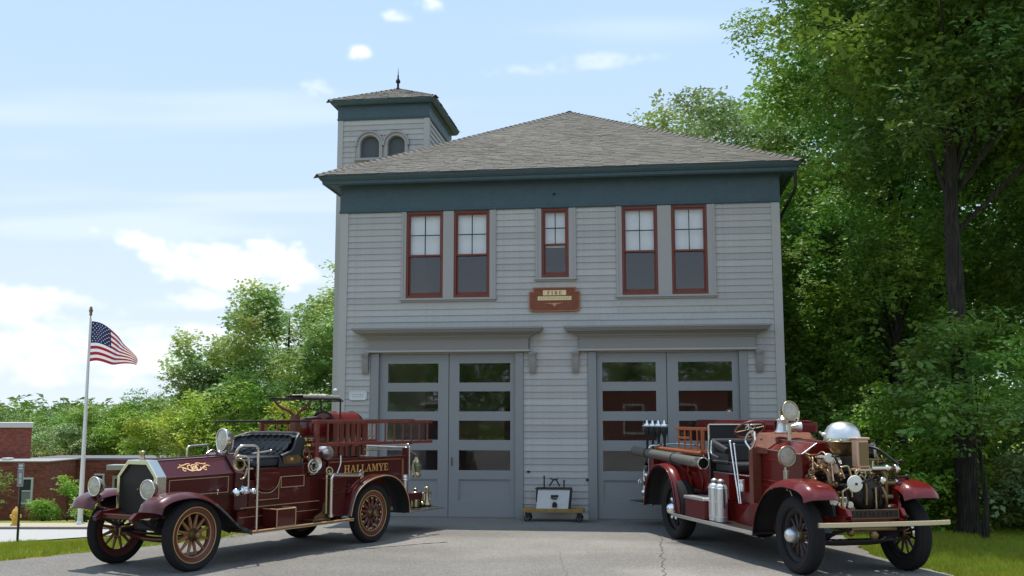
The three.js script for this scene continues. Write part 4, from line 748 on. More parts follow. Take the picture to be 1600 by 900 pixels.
// ---------------------------------------------------------------- the two old fire engines
// Built with x forward from the rear axle, y up, and z towards the side that faces the camera.
function wheelSet(parent, x, z, R, tw, o) { // one wheel, its outer face towards +z * o.out
  const w = group('wheel', parent, x, R, z), f = o.out, rr = o.rim;
  const t = tw / 2, tire = [[rr, -t * .62], [rr + .012, -t * .8], [rr + (R - rr) * .45, -t], [R - .035, -t * .97], [R - .012, -t * .78], [R, -t * .4], [R, t * .4], [R - .012, t * .78], [R - .035, t * .97], [rr + (R - rr) * .45, t], [rr + .012, t * .8], [rr, t * .62]];
  const tg = [new THREE.LatheGeometry(tire.map(([a, b]) => new THREE.Vector2(a, b)), 56).rotateX(Math.PI / 2)];
  for (const s of [-1, 1]) tg.push(ring(rr + (R - rr) * .62, .004, [0, 0, s * t * 1.0], [0, 0, 1], 48, 6)); // ribs of the side wall
  for (const s of [-.45, -.15, .15, .45]) tg.push(ring(R - .001, .006, [0, 0, s * t], [0, 0, 1], 48, 5));
  mesh('tyre', tg, M.rubber, w);
  const fw = rr - o.felloe; // wooden or steel felloe
  mesh('rim', [new THREE.LatheGeometry([[fw, -.035], [rr - .012, -.04], [rr - .004, -.055], [rr + .006, -.055], [rr + .006, .055], [rr - .004, .055], [rr - .012, .04], [fw, .035], [fw, -.035]].map(([a, b]) => new THREE.Vector2(a, b)), 48).rotateX(Math.PI / 2)], o.rimMat, w);
  if (o.line) mesh('rim_line', [ring(fw + .012, .006, [0, 0, f * .036], [0, 0, 1], 48, 6), ring(rr - .008, .007, [0, 0, f * .054], [0, 0, 1], 48, 6)], o.line, w);
  for (let k = 0; k < o.spokes; k++) { const a = (k + .5) / o.spokes * 6.2832, c = Math.cos(a), s = Math.sin(a); mesh('spoke', [rod([c * .05, s * .05, 0], [c * (fw * .5), s * (fw * .5), 0], o.sr * .9, o.sr * 1.15, 10), rod([c * (fw * .5), s * (fw * .5), 0], [c * (fw + .005), s * (fw + .005), 0], o.sr * 1.15, o.sr * .8, 10)], o.spokeMat, w); }
  if (o.disc) mesh('brake_drum', lathe([[.0, 0], [o.disc, 0], [o.disc, .06], [0, .06]], [0, 0, -f * .1], [0, 0, 1], 32), M.grease, w);
  mesh('hub', lathe([[.0, -.075], [.085, -.075], [.095, -.04], [.088, .03], [.06, .05], [.05, .10], [.052, .125], [.04, .14], [0, .145]].map(([a, b]) => [a * o.hub, b]), [0, 0, 0], [0, 0, f]), o.hubMat, w);
  mesh('hub_bolt', Array.from({ length: 8 }, (_, k) => { const a = k / 8 * 6.2832; return rod([Math.cos(a) * .078 * o.hub, Math.sin(a) * .078 * o.hub, f * .02], [Math.cos(a) * .078 * o.hub, Math.sin(a) * .078 * o.hub, f * .05], .009, .009, 6); }), o.boltMat ?? o.hubMat, w);
  if (o.bolts) mesh('rim_bolt', Array.from({ length: o.bolts }, (_, k) => { const a = k / o.bolts * 6.2832; return ball(.021, Math.cos(a) * (fw - .03), Math.sin(a) * (fw - .03), f * .03, 1, 1, .8); }), M.brass, w);
  return w;
}
function headlamp(name, parent, x, y, z, r, dir, m = M.nickel, deep = 1) { // drum lamp: bowl, rim and glass
  const h = group(name, parent, x, y, z), d = V(...dir).normalize().toArray();
  mesh('bowl', lathe([[0, -r * 1.15 * deep], [r * .35, -r * 1.1 * deep], [r * .7, -r * .8 * deep], [r * .93, -r * .35 * deep], [r, 0], [r * .96, .0], [r * .88, -r * .35 * deep], [r * .6, -r * .78 * deep], [0, -r * deep]], [0, 0, 0], d), m, h);
  mesh('rim', ring(r * .97, r * .085, [0, 0, 0], d, 36), m, h);
  mesh('lens', lathe([[0, .022], [r * .5, .018], [r * .92, .002], [r * .92, -.004], [0, -.002]], [0, 0, 0], d), M.lens, h);
  mesh('bulb', lathe([[0, .02], [r * .16, .01], [r * .2, -.02], [r * .1, -.06], [0, -.06]], [d[0] * -.03, d[1] * -.03, d[2] * -.03], d, 14), M.dial, h);
  return h;
}
const stripe = (pts, r = .0055) => pts.slice(0, -1).map((p, i) => rod(p, pts[i + 1], r, r, 6));
const frameLine = (x0, x1, y0, y1, z, r) => stripe([[x0, y0, z], [x1, y0, z], [x1, y1, z], [x0, y1, z], [x0, y0, z]], r);
function ladderThing(name, label, x0, x1, y0, y1, z, n, mat, rm, place, o = {}) { // a ladder lying on its edge
  const L = place(name, label, 'ladder');
  mesh('side_rail', box(x0, x1, y1 - .052, y1, z - .017, z + .017, .006), mat, L);
  mesh('side_rail', box(x0 + (o.dx ?? 0), x1, y0, y0 + .052, z - .017, z + .017, .006), mat, L);
  const a = x0 + (o.dx ?? 0) + .14, b = x1 - .13;
  for (let i = 0; i < n; i++) { const x = lerp(a, b, i / (n - 1)); mesh('rung', rod([x, y0 + .03, z], [x, y1 - .03, z], .016, .016, 10), rm, L); }
  if (o.tips) mesh('iron_tip', [box(x0 - .03, x0 + .08, y1 - .056, y1 + .004, z - .02, z + .02, .005), box(x1 - .08, x1 + .03, y1 - .056, y1 + .004, z - .02, z + .02, .005)], M.iron, L);
  return L;
}
function canister(place, name, label, x, y, z, r, h, m, grp) {
  const c = place(name, label, 'extinguisher', grp);
  mesh('body', lathe([[0, 0], [r, 0], [r, .012], [r * .98, .02], [r * .98, h * .86], [r * .85, h * .93], [r * .4, h * .97], [r * .4, h], [0, h]], [x, y, z]), m, c);
  mesh('band', [ring(r * .99, .006, [x, y + h * .12, z], [0, 1, 0]), ring(r * .99, .006, [x, y + h * .5, z], [0, 1, 0]), ring(r * .99, .006, [x, y + h * .84, z], [0, 1, 0])], m, c);
  mesh('cap', [lathe([[0, 0], [r * .5, 0], [r * .5, .03], [r * .25, .045], [0, .05]], [x, y + h, z]), rod([x - r * .6, y + h + .02, z], [x + r * .6, y + h + .02, z], .012)], m, c);
  mesh('spout', pipe([[x, y + h * .97, z], [x + r * .6, y + h * .97, z], [x + r * 1.12, y + h * .8, z], [x + r * 1.1, y + h * .35, z]], .010, .03, 20), M.black, c);
  return c;
}
const letterTex = (txt, font, fill, edge, w, h) => canvasTex(w, h, (c) => { c.clearRect(0, 0, w, h); c.font = font; c.textAlign = 'center'; c.textBaseline = 'middle'; c.lineWidth = 10; c.strokeStyle = edge; c.strokeText(txt, w / 2, h / 2); c.fillStyle = fill; c.fillText(txt, w / 2, h / 2); });
function decal(name, parent, t, corners, mat = {}) { // flat print on a panel; corners: lower left, lower right, upper right, upper left as read
  const [a, b, c, d] = corners, g = new THREE.BufferGeometry();
  const P = MIRROR ? [a, c, b, a, d, c] : [a, b, c, a, c, d], U = MIRROR ? [0, 0, 1, 1, 1, 0, 0, 0, 0, 1, 1, 1] : [0, 0, 1, 0, 1, 1, 0, 0, 1, 1, 0, 1];
  g.setAttribute('position', new THREE.Float32BufferAttribute(P.flat(), 3)); g.setAttribute('uv', new THREE.Float32BufferAttribute(U, 2)); g.computeVertexNormals();
  return mesh(name, g, std({ map: t, transparent: true, alphaTest: .3, roughness: .5, metalness: .2, ...mat }), parent, true);
}
const scrollTex = canvasTex(512, 192, (c, w, h) => { // painted gold scrollwork
  c.clearRect(0, 0, w, h); c.lineCap = 'round';
  for (const [col, lw] of [['#8a3018', 20], ['#d9a05c', 13], ['#f6dcae', 6]]) { c.strokeStyle = col; c.lineWidth = lw; for (const s of [-1, 1]) { c.beginPath(); c.arc(w / 2 + s * 60, h / 2, 34, 0, 5.2); c.stroke(); c.beginPath(); c.moveTo(w / 2 + s * 20, h / 2 + 40); c.bezierCurveTo(w / 2 + s * 90, h / 2 + 70, w / 2 + s * 150, h / 2 - 60, w / 2 + s * 230, h / 2 - 10); c.stroke(); c.beginPath(); c.arc(w / 2 + s * 150, h / 2 + 20, 20, 1, 6); c.stroke(); c.beginPath(); c.moveTo(w / 2 + s * 40, h / 2 - 50); c.bezierCurveTo(w / 2 + s * 90, h / 2 - 80, w / 2 + s * 130, h / 2 - 20, w / 2 + s * 190, h / 2 - 50); c.stroke(); } c.beginPath(); c.arc(w / 2, h / 2, 40, 0, 6.3); c.stroke(); }
  c.fillStyle = '#efc890'; c.beginPath(); c.arc(w / 2, h / 2, 22, 0, 6.3); c.fill(); c.fillStyle = '#8a2a1c'; c.beginPath(); c.arc(w / 2, h / 2, 10, 0, 6.3); c.fill();
});
const carried = [];
function settle() { // give every carried thing its own base as origin
  for (const o of carried.splice(0)) { const b = new THREE.Box3(); for (const c of o.children) { c.geometry.computeBoundingBox(); b.union(c.geometry.boundingBox); } const p = V((b.min.x + b.max.x) / 2, b.min.y, (b.min.z + b.max.z) / 2); for (const c of o.children) c.position.sub(p); o.position.add(p.applyAxisAngle(UP, o.rotation.y)); }
}
function vehicle(name, label, pos, heading, mirror) {
  const g = group(name, scene, 0, 0, 0); g.position.set(pos[0], 0, pos[1]); g.rotation.y = heading; g.updateMatrixWorld(true); MIRROR = mirror;
  tag(g, label, 'fire engine');
  // things carried on it are objects of their own, standing in the same frame
  const place = (n, l, c, grp) => { const o = new THREE.Group(); o.name = numbered(n); o.position.copy(g.position); o.rotation.y = heading; scene.add(o); carried.push(o); return tag(o, l, c, grp); };
  return [g, place];
}
// ================================================================ left: the maroon ladder engine
{
  const [T, place] = vehicle('ladder_engine', 'dark maroon antique fire engine with gold lines and long ladder, parked on the left', [-2.977, -17.542], Math.PI * 2 - (90 + 31) * Math.PI / 180, true);
  const FX = 3.74, HT = .75;
  const front = { out: 1, rim: .372, felloe: .095, rimMat: M.felloe, line: M.gold, spokes: 12, sr: .021, spokeMat: M.spoke, hub: 1, hubMat: M.bronze };
  const rear = { ...front, felloe: .10, spokes: 12, spokeMat: M.felloe, sr: .026, disc: .24, hub: 1.1, bolts: 12 };
  for (const s of [1, -1]) { wheelSet(T, FX, s * HT, .472, .15, { ...front, out: s }); wheelSet(T, 0, s * HT, .472, .17, { ...rear, out: s }); }
  // chassis
  for (const s of [1, -1]) {
    mesh('frame_rail', [extr(poly([[-1.95, .56], [2.9, .56], [3.6, .60], [4.02, .70], [4.3, .70], [4.42, .66], [4.44, .71], [4.36, .78], [4.05, .80], [3.6, .70], [2.9, .68], [-1.95, .68]]), s * .36 - .035, s * .36 + .035, .006)], M.redFrame, T);
    mesh('leaf_spring', [0, 1, 2, 3].map((k) => taper([[FX + .62 - k * .12, .70 - k * .018, s * .36], [FX + .3, .565 - k * .018, s * .36], [FX, .53 - k * .018, s * .36], [FX - .3, .565 - k * .018, s * .36], [FX - .62 + k * .12, .66 - k * .018, s * .36]], .014, .014, 14, 6)), M.grease, T);
    mesh('leaf_spring', [0, 1, 2, 3].map((k) => taper([[.62 - k * .12, .60 - k * .02, s * .46], [0, .50 - k * .02, s * .46], [-.62 + k * .12, .60 - k * .02, s * .46]], .016, .016, 14, 6)), M.grease, T);
  }
  mesh('front_axle', [taper([[FX, .46, -.68], [FX, .40, -.4], [FX, .37, 0], [FX, .40, .4], [FX, .46, .68]], .04, .04, 20, 8), rod([FX - .14, .42, -.62], [FX - .14, .42, .62], .018)], M.maroonDark, T);
  mesh('rear_axle', [rod([0, .472, -.7], [0, .472, .7], .05), ball(.17, 0, .472, 0, 1, 1, .8)], M.grease, T);
  mesh('drive_shaft', rod([.1, .48, 0], [2.7, .55, 0], .04), M.grease, T);
  mesh('engine_pan', [box(2.75, 3.95, .50, .70, -.2, .2, .06), box(3.0, 3.5, .42, .50, -.14, .14, .04)], M.grease, T);
  mesh('cross_member', [box(4.26, 4.34, .69, .75, -.325, .325, .01), box(-1.9, -1.82, .57, .67, -.325, .325, .01)], M.redFrame, T);
  mesh('starting_crank', pipe([[4.05, .58, 0], [4.30, .58, 0], [4.30, .46, .0], [4.38, .46, 0]], .014, .03, 20), M.bronze, T);
  // radiator
  const oct = (w, y0, y1, cb, ct, e = 0) => [[-w + cb + e * .4, y0 + e], [w - cb - e * .4, y0 + e], [w - e, y0 + cb * .8 + e * .4], [w - e, y1 - ct], [w - ct - e * .4 + .02, y1 - e], [-w + ct + e * .4 - .02, y1 - e], [-w + e, y1 - ct], [-w + e, y0 + cb * .8 + e * .4]];
  const rad = group('radiator', T);
  const shO = oct(.40, .66, 1.45, .12, .22), shI = oct(.40, .66, 1.45, .12, .22, .045);
  mesh('shell', extr(poly(shO.map(([z, y]) => [-z, y]), [shI.map(([z, y]) => [-z, y])]), 3.90, 4.07, .012).rotateY(Math.PI / 2), M.nickel, rad);
  mesh('core', extrX(shI, 3.95, 4.035), M.core, rad);
  mesh('badge', lathe([[0, 0], [.016, 0], [.016, .01], [0, .012]], [4.036, 1.06, 0], [1, 0, 0]), M.bronze, rad);
  mesh('filler_cap', lathe([[.045, 0], [.05, .01], [.04, .03], [.032, .04], [.032, .09], [.045, .095], [.045, .125], [.02, .13], [0, .13]], [3.99, 1.445, 0]), M.brass, rad);
  // bonnet
  const hoodR = (x, w, y0, ye, yt, wt) => [[x, y0, -w], [x, ye, -w], [x, yt, -wt], [x, yt + .012, 0], [x, yt, wt], [x, ye, w], [x, y0, w]];
  const hood = group('bonnet', T);
  mesh('bonnet_panel', loft([hoodR(2.70, .405, .93, 1.225, 1.462, .215), hoodR(3.905, .378, .93, 1.21, 1.435, .195)], true, true), M.maroon, hood);
  const hz = (x, y) => { const t = (x - 2.7) / 1.205, w = lerp(.405, .378, t), ye = lerp(1.225, 1.21, t), yt = lerp(1.462, 1.435, t), wt = lerp(.215, .195, t); return y <= ye ? w : lerp(w, wt, (y - ye) / (yt - ye)); };
  const onHood = (x, y, o = .003) => [x, y, hz(x, y) + o];
  for (const s of [1, -1]) {
    mesh('pinstripe', [...stripe([[2.80, 1.185], [3.84, 1.175], [3.84, .965], [2.80, .965], [2.80, 1.185]].map(([x, y]) => { const p = onHood(x, y); p[2] *= s; return p; }), .006)], M.goldLine, hood);
    mesh('hinge', [rod([2.71, 1.226, s * .407], [3.90, 1.211, s * .380], .010), rod([2.71, 1.464, s * .216], [3.90, 1.437, s * .196], .008)], M.maroon, hood);
    mesh('splash_panel', box(2.62, 3.9, .682, .928, s > 0 ? .30 : -.37, s > 0 ? .37 : -.30), M.maroonDark, T);
    mesh('bonnet_latch', [rod([3.0, .94, s * .405], [3.0, 1.0, s * .405], .012), ball(.02, 3.0, 1.0, s * .41)], M.nickel, hood);
  }
  mesh('hinge', rod([2.71, 1.476, 0], [3.90, 1.449, 0], .011), M.maroon, hood);
  { const P = (x, y) => onHood(x, y, .006); decal('painted_scroll', hood, scrollTex, [P(3.66, 1.235), P(3.04, 1.24), P(3.04, 1.43), P(3.66, 1.415)]); }
  // scuttle and dashboard
  mesh('scuttle', loft([hoodR(2.695, .43, .70, 1.235, 1.475, .225), hoodR(2.63, .50, .70, 1.22, 1.50, .26), hoodR(2.56, .55, .70, 1.18, 1.505, .29)], true, true), M.maroonDark, T);
  mesh('scuttle_edge', [...stripe(hoodR(2.69, .436, .95, 1.236, 1.48, .226).slice(4), .009), ...stripe(hoodR(2.57, .555, .95, 1.184, 1.51, .292).slice(4), .010)], M.maroon, T);
  // lower body, step and floor
  mesh('body_side', [box(.92, 2.56, .735, 1.12, .50, .58, .01), box(.92, 2.56, .735, 1.12, -.58, -.50, .01)], M.maroonDark, T);
  mesh('floor', box(.9, 2.6, .69, .733, -.57, .57), M.maroonDark, T);
  mesh('step_riser', [box(.62, 2.75, .445, .689, .52, .56), box(.62, 2.75, .445, .689, -.56, -.52)], M.maroon, T);
  mesh('pinstripe', [...stripe([[2.72, .735, .575], [.95, .735, .585]], .007), ...stripe([[2.72, .60, .564], [1.05, .60, .564]], .005), ...frameLine(1.42, 1.92, .985, 1.145, .588, .007)], M.goldLine, T);
  // seat box: round-cornered maroon side with a gold line
  mesh('seat_box', [box(1.42, 2.42, 1.12, 1.29, -.575, .575, .02), box(1.96, 2.43, .80, 1.119, .585, .60, .008)], M.maroon, T);
  mesh('seat_side', extr(poly([[1.98, 1.22], [2.46, 1.22], [2.46, 1.08], [2.42, 1.0], [2.34, .96], [2.2, .95], [2.08, 1.0], [2.0, 1.1]]), .575, .64, .03), M.maroon, T);
  mesh('pinstripe', [pipe([[2.46, 1.0, .612], [2.36, .93, .612], [2.14, .925, .612], [2.0, 1.02, .612], [1.96, 1.15, .612]], .007, .06, 30), ...stripe([[2.46, .83, .604], [1.98, .83, .604], [1.98, 1.1, .604]], .006)], M.goldLine, T);
  const st = group('seat', T);
  mesh('cushion', [box(1.78, 2.48, 1.29, 1.42, -.56, .56, .06), box(1.80, 2.44, 1.40, 1.445, -.54, .54, .03)], M.leather, st);
  { // tufted back rest: a curved padded sheet with rows of buttons
    const back = smoothSheet(60, 22, (u, v, s) => {
      const z = lerp(-.58, .58, u), e = Math.abs(2 * u - 1), wrap = Math.pow(e, 6), y = lerp(1.38, 1.775 - .05 * wrap, v);
      const bx = Math.cos(u * Math.PI * 18 + (Math.floor(v * 4) % 2) * Math.PI), by = Math.cos(v * Math.PI * 8), tuft = v > .2 && v < .96 ? (.022 * Math.abs(Math.sin(u * Math.PI * 9 + v * 12)) * Math.abs(Math.sin(u * Math.PI * 9 - v * 12)) + .010 * bx * by) : 0;
      const roll = .05 * sstep(.85, 1, v);
      return [1.58 - v * .13 + wrap * .35 * (1 - v * .55) + (s ? .06 + tuft + roll : -.05 - roll * .6), y + (s ? 0 : 0), z * (1 + .02 * wrap)];
    });
    mesh('back_rest', back, M.leather, st);
    mesh('back_roll', pipe([[1.78, 1.70, -.585], [1.50, 1.775, -.55], [1.49, 1.785, 0], [1.50, 1.775, .55], [1.62, 1.70, .59], [1.70, 1.52, .60], [1.95, 1.44, .60]], .032, .12, 70), M.leather, st);
    mesh('button', Array.from({ length: 18 }, (_, i) => ball(.010, 1.555 - .02 * (i % 2), 1.62 + .05 * (i % 2), lerp(-.5, .5, i / 17))), M.leather, st);
  }
  mesh('seat_arm', [extr(poly([[1.46, 1.29], [1.98, 1.29], [1.96, 1.44], [1.74, 1.50], [1.66, 1.66], [1.52, 1.74], [1.42, 1.70]]), .565, .60, .01), extr(poly([[1.46, 1.29], [1.98, 1.29], [1.96, 1.44], [1.74, 1.50], [1.66, 1.66], [1.52, 1.74], [1.42, 1.70]]), -.60, -.565, .01)], M.leather, T);
  mesh('body_back', [box(.90, 1.44, 1.12, 1.34, -.58, .58, .02), box(.88, 1.46, 1.341, 1.50, -.5, .5, .03)], M.maroonDark, T);
  mesh('ornament', extr(poly([[1.56, 1.34], [1.68, 1.33], [1.90, 1.34], [1.92, 1.42], [1.84, 1.47], [1.72, 1.45], [1.60, 1.47], [1.52, 1.42]]), .602, .618, .004), M.bronze, T);
  { const t = canvasTex(256, 128, (c, w, h) => { c.clearRect(0, 0, w, h); for (let i = 0; i < 5; i++) { c.strokeStyle = ['#5a3410', '#a8702c', '#d8a050'][i % 3]; c.lineWidth = 6; c.beginPath(); c.arc(128 + (i - 2) * 42, 64, 24, i, i + 5); c.stroke(); } c.fillStyle = '#ffe9b0'; c.beginPath(); for (let p = 0; p < 10; p++) { const a = p * Math.PI / 5, q = p % 2 ? 7 : 22; c.lineTo(128 + Math.cos(a) * q, 62 + Math.sin(a) * q); } c.fill(); }); decal('painted_star', T, t, [[1.92, 1.335, .6205], [1.54, 1.335, .6205], [1.54, 1.465, .6205], [1.92, 1.465, .6205]]); }
  // pump box with its brass pipes, ahead of the rear wheel
  mesh('pump_box', [box(.60, 1.06, .47, 1.08, .40, .74, .02), box(.60, 1.06, .47, 1.08, -.74, -.40, .02)], M.maroonDark, T);
  mesh('pump_rib', [.96, .90, .84].map((y) => rod([.50, y, .745], [1.0, y, .745], .008)), M.maroon, T);
  mesh('delivery_pipe', [pipe([[1.03, .49, .80], [1.03, 1.10, .80], [.98, 1.135, .80], [.34, 1.10, .80]], .030, .07, 40, 12), rod([.30, 1.10, .80], [.36, 1.10, .80], .05), ring(.045, .012, [.30, 1.14, .80], [0, 0, 1]), rod([1.03, .49, .80], [1.03, .53, .80], .045)], M.nickel, T);
  mesh('delivery_pipe', [pipe([[1.12, .55, .78], [1.12, 1.14, .78], [1.04, 1.18, .74]], .020, .05, 30, 10)], M.brass, T);
  mesh('valve_wheel', [ring(.055, .012, [1.08, 1.20, .80], [.3, .2, 1]), rod([1.08, 1.20, .80], [1.06, 1.17, .70], .014), ball(.035, 1.05, 1.15, .78)], M.brass, T);
  mesh('lever', [pipe([[.88, 1.14, .78], [.74, 1.30, .74], [.70, 1.42, .70]], .012, .05, 20), ball(.025, .88, 1.14, .78)], M.nickel, T);
  mesh('hand_siren', [ring(.10, .016, [1.27, 1.27, .64], [.15, .1, 1]), ring(.06, .012, [1.27, 1.27, .65], [.15, .1, 1]), lathe([[.03, 0], [.05, .03], [.045, .12], [.09, .18], [.10, .19]], [1.28, 1.30, .55], [.1, .1, 1]), rod([1.27, 1.27, .6], [1.27, 1.14, .62], .014), rod([1.21, 1.15, .62], [1.33, 1.15, .62], .014)], M.nickel, T);
  mesh('bracket_scroll', [ring(.07, .012, [1.42, 1.48, .62], [0, 0, 1]), pipe([[1.44, 1.62, .62], [1.36, 1.5, .62], [1.33, 1.30, .62], [1.36, 1.18, .62]], .014, .08, 20), ring(.045, .01, [1.34, 1.40, .62], [0, 0, 1])], M.bronze, T);
  mesh('bell', [lathe([[.0, .20], [.05, .195], [.095, .16], [.115, .09], [.13, .02], [.155, -.02], [.15, -.025], [.12, .0], [.1, .09], [0, .17]], [.72, 1.46, .36], [.75, .35, .55]), pipe([[.80, 1.34, .36], [.80, 1.48, .36], [.74, 1.54, .36]], .016, .03, 12)], M.aluminium, T);
  // hose box with lettering
  mesh('hose_box', [box(-1.16, .88, .93, 1.34, .545, .60, .008), box(-1.16, .88, .93, 1.34, -.60, -.545, .008), box(-1.18, -1.12, .69, 1.34, -.544, .544), box(.84, .90, .735, 1.36, -.544, .544), box(-1.11, .83, .90, .96, -.544, .544)], M.russet, T);
  mesh('box_coping', [box(-1.18, .92, 1.342, 1.372, .535, .612, .008), box(-1.18, .92, 1.342, 1.372, -.612, -.535, .008)], M.maroonDark, T);
  mesh('box_stripe', [...stripe([[.86, 1.318, .603], [-1.0, 1.318, .603]], .011), ...stripe([[-1.06, 1.32, .604], [-1.06, .98, .604]], .02)], std({ color: C(.27, .11, .03), roughness: .5 }), T);
  mesh('hose_folds', Array.from({ length: 9 }, (_, i) => box(-1.05 + i * .004, .78, .965 + i * .038, .997 + i * .038, -.5, .5, .014)), M.canvasHose, T);
  decal('lettering', T, letterTex('HALLAMYE', 'bold 150px serif', '#d9a55a', '#5c2a0c', 1024, 160), [[.60, 1.105, .6085], [-.74, 1.105, .6085], [-.74, 1.285, .6085], [.60, 1.285, .6085]]);
  // mudguards
  const rf = [[.66, .48], [.60, .70], [.50, .86], [.30, .985], [.06, 1.055], [-.22, 1.085], [-.45, 1.05], [-.64, .95], [-.80, .78], [-.88, .60], [-.90, .42]];
  const ff = [[4.42, .80], [4.38, .90], [4.26, .965], [4.08, 1.0], [3.84, 1.005], [3.62, .955], [3.42, .85], [3.22, .70], [3.0, .53], [2.78, .435]];
  for (const s of [1, -1]) {
    const [a, b] = s > 0 ? [.56, .90] : [-.90, -.56];
    mesh('rear_mudguard', ribbon(rf, a, b, .012, .012, .02), M.russet, T);
    mesh('mudguard_lining', ribbon(rf, a + .004, b - .004, .004, .012, .02, .0125), M.grease, T);
    const [fa, fb] = [a - (s > 0 ? .10 : 0), b + (s > 0 ? 0 : .10)];
    mesh('front_mudguard', ribbon(ff.slice(0, 7), fa, fb, .012, .035, .035), M.maroon, T);
    mesh('mudguard_tail', ribbon(ff.slice(6), fa, fb, .012, .035, .035), M.black, T);
    mesh('mudguard_lining', ribbon(ff, fa + .004, fb - .004, .004, .035, .035, .0125), M.grease, T);
    mesh('mudguard_apron', extr(poly([[4.0, .72], [3.95, .97], [3.7, .96], [3.45, .84], [3.2, .66], [3.0, .52], [3.0, .46], [3.4, .68]]), s > 0 ? .40 : -.46, s > 0 ? .46 : -.40), M.black, T);
    mesh('mudguard_bead', [pipe(rf.map(([x, y]) => [x, y - .004, s * .902]), .008, .1, 60, 6)], M.goldLine, T);
    mesh('running_board', [box(.60, 2.80, .405, .440, s > 0 ? .50 : -.90, s > 0 ? .90 : -.50, .006)], M.maroonDark, T);
    mesh('board_edge', [rod([.60, .437, s * .903], [2.80, .437, s * .903], .012), rod([.60, .409, s * .903], [2.80, .409, s * .903], .008)], M.goldLine, T);
  }
  mesh('body_apron', box(-.9, .62, .69, .93, .46, .54), M.black, T);
  mesh('tool_box', box(1.90, 2.30, .443, .70, .60, .88, .008), M.maroonDark, T);
  mesh('box_edge', [...frameLine(1.905, 2.295, .45, .70, .884, .008), ...stripe([[1.90, .703, .61], [1.90, .703, .88], [2.30, .703, .88], [2.30, .703, .61]], .008)], M.goldLine, T);
  mesh('step_bracket', [extr(poly([[1.04, .44], [1.34, .44], [1.30, .52], [1.14, .58], [1.10, .72], [1.06, .72]]), .70, .74, .006), box(1.02, 1.42, .443, .475, .60, .80, .01)], M.bronze, T);
  // rails, lamps and fittings round the dashboard
  mesh('grab_rail', pipe([[2.62, .44, .80], [2.62, 1.62, .80], [2.98, 1.63, .78], [2.96, 1.42, .66], [2.72, 1.36, .58]], .020, .09, 60, 10), M.nickel, T);
  mesh('grab_rail', pipe([[2.66, .98, .66], [2.66, 1.46, .66], [2.86, 1.49, .62], [2.86, 1.40, .56]], .015, .06, 40, 8), M.nickel, T);
  mesh('grab_rail', pipe([[2.86, 1.44, -.40], [2.86, 1.60, -.40], [2.44, 1.62, -.40], [2.44, 1.50, -.42]], .017, .05, 40, 8), M.nickel, T);
  mesh('lever', [rod([2.50, 1.50, .56], [2.12, 1.535, .56], .014), ball(.018, 2.12, 1.535, .56), rod([2.66, 1.28, .6], [2.52, 1.29, .6], .012)], M.nickel, T);
  mesh('horn', [lathe([[.016, 0], [.02, .08], [.03, .14], [.055, .20], [.085, .22], [.083, .215]], [2.66, 1.36, .58], [1, 0, .45]), ring(.085, .008, [2.857, 1.36, .669], [1, 0, .45]), pipe([[2.66, 1.36, .58], [2.60, 1.30, .58], [2.68, 1.16, .60], [2.76, 1.14, .60]], .016, .06, 24)], M.brass, T);
  const lamp = (x, y, z, r, d, n) => headlamp(n, T, x, y, z, r, d, M.nickel);
  lamp(4.24, 1.08, .43, .128, [1, 0, .06], 'headlamp'); lamp(4.36, 1.10, -.49, .128, [1, 0, -.04], 'headlamp');
  mesh('lamp_bracket', [pipe([[4.18, .95, .43], [4.18, .80, .42], [4.1, .76, .38]], .018, .05, 16), pipe([[4.30, .97, -.49], [4.28, .82, -.46], [4.1, .76, -.38]], .018, .05, 16)], M.redFrame, T);
  mesh('cowl_lamp', [lathe([[0, -.07], [.05, -.065], [.065, -.03], [.065, .03], [.05, .065], [0, .07]], [2.72, .985, .66], [1, 0, 0]), ring(.065, .010, [2.78, .985, .66], [1, 0, 0]), lathe([[0, .03], [.05, .02], [.062, 0], [0, 0]], [2.78, .985, .66], [1, 0, 0]), lathe([[0, -.045], [.04, -.04], [.05, 0], [.04, .04], [0, .05]], [2.60, .97, .70], [-.6, 0, .8]), lathe([[0, -.05], [.05, -.04], [.06, 0], [.05, .035], [0, .05]], [2.88, .965, .64], [.8, -.1, .6]), rod([2.60, .97, .68], [2.9, .975, .62], .016)], M.chrome, T);
  headlamp('searchlight', T, 2.66, 1.70, .10, .165, [.97, .04, -.25], M.nickel, 1.0);
  mesh('searchlight_fork', [pipe([[2.60, 1.70, .27], [2.60, 1.53, .24], [2.60, 1.51, 0], [2.60, 1.53, -.04], [2.60, 1.70, -.07]], .014, .05, 30), rod([2.60, 1.49, .1], [2.60, 1.52, .1], .03), pipe([[2.64, 1.50, .0], [2.74, 1.56, .0], [2.86, 1.50, .0]], .014, .04, 16)], M.nickel, T);
  mesh('steering_wheel', [ring(.20, .014, [2.12, 1.48, -.22], [-.62, .78, 0]), rod([2.12, 1.48, -.22], [2.52, 1.14, -.22], .018), rod([2.12, 1.48, -.42], [2.12, 1.48, -.02], .010)], M.iron, T);
  // timber frame behind the seat that carries ladders and the reel
  mesh('mast', [box(.96, 1.08, 1.34, 2.05, -.06, .06, .01), taper([[1.02, 2.02, 0], [1.08, 2.12, -.06], [1.22, 2.22, -.18], [1.28, 2.32, -.22]], .026, .022, 10, 8), taper([[1.02, 2.02, 0], [.98, 2.12, .06], [.90, 2.24, .16], [.86, 2.32, .2]], .026, .022, 10, 8)], M.rung, T);
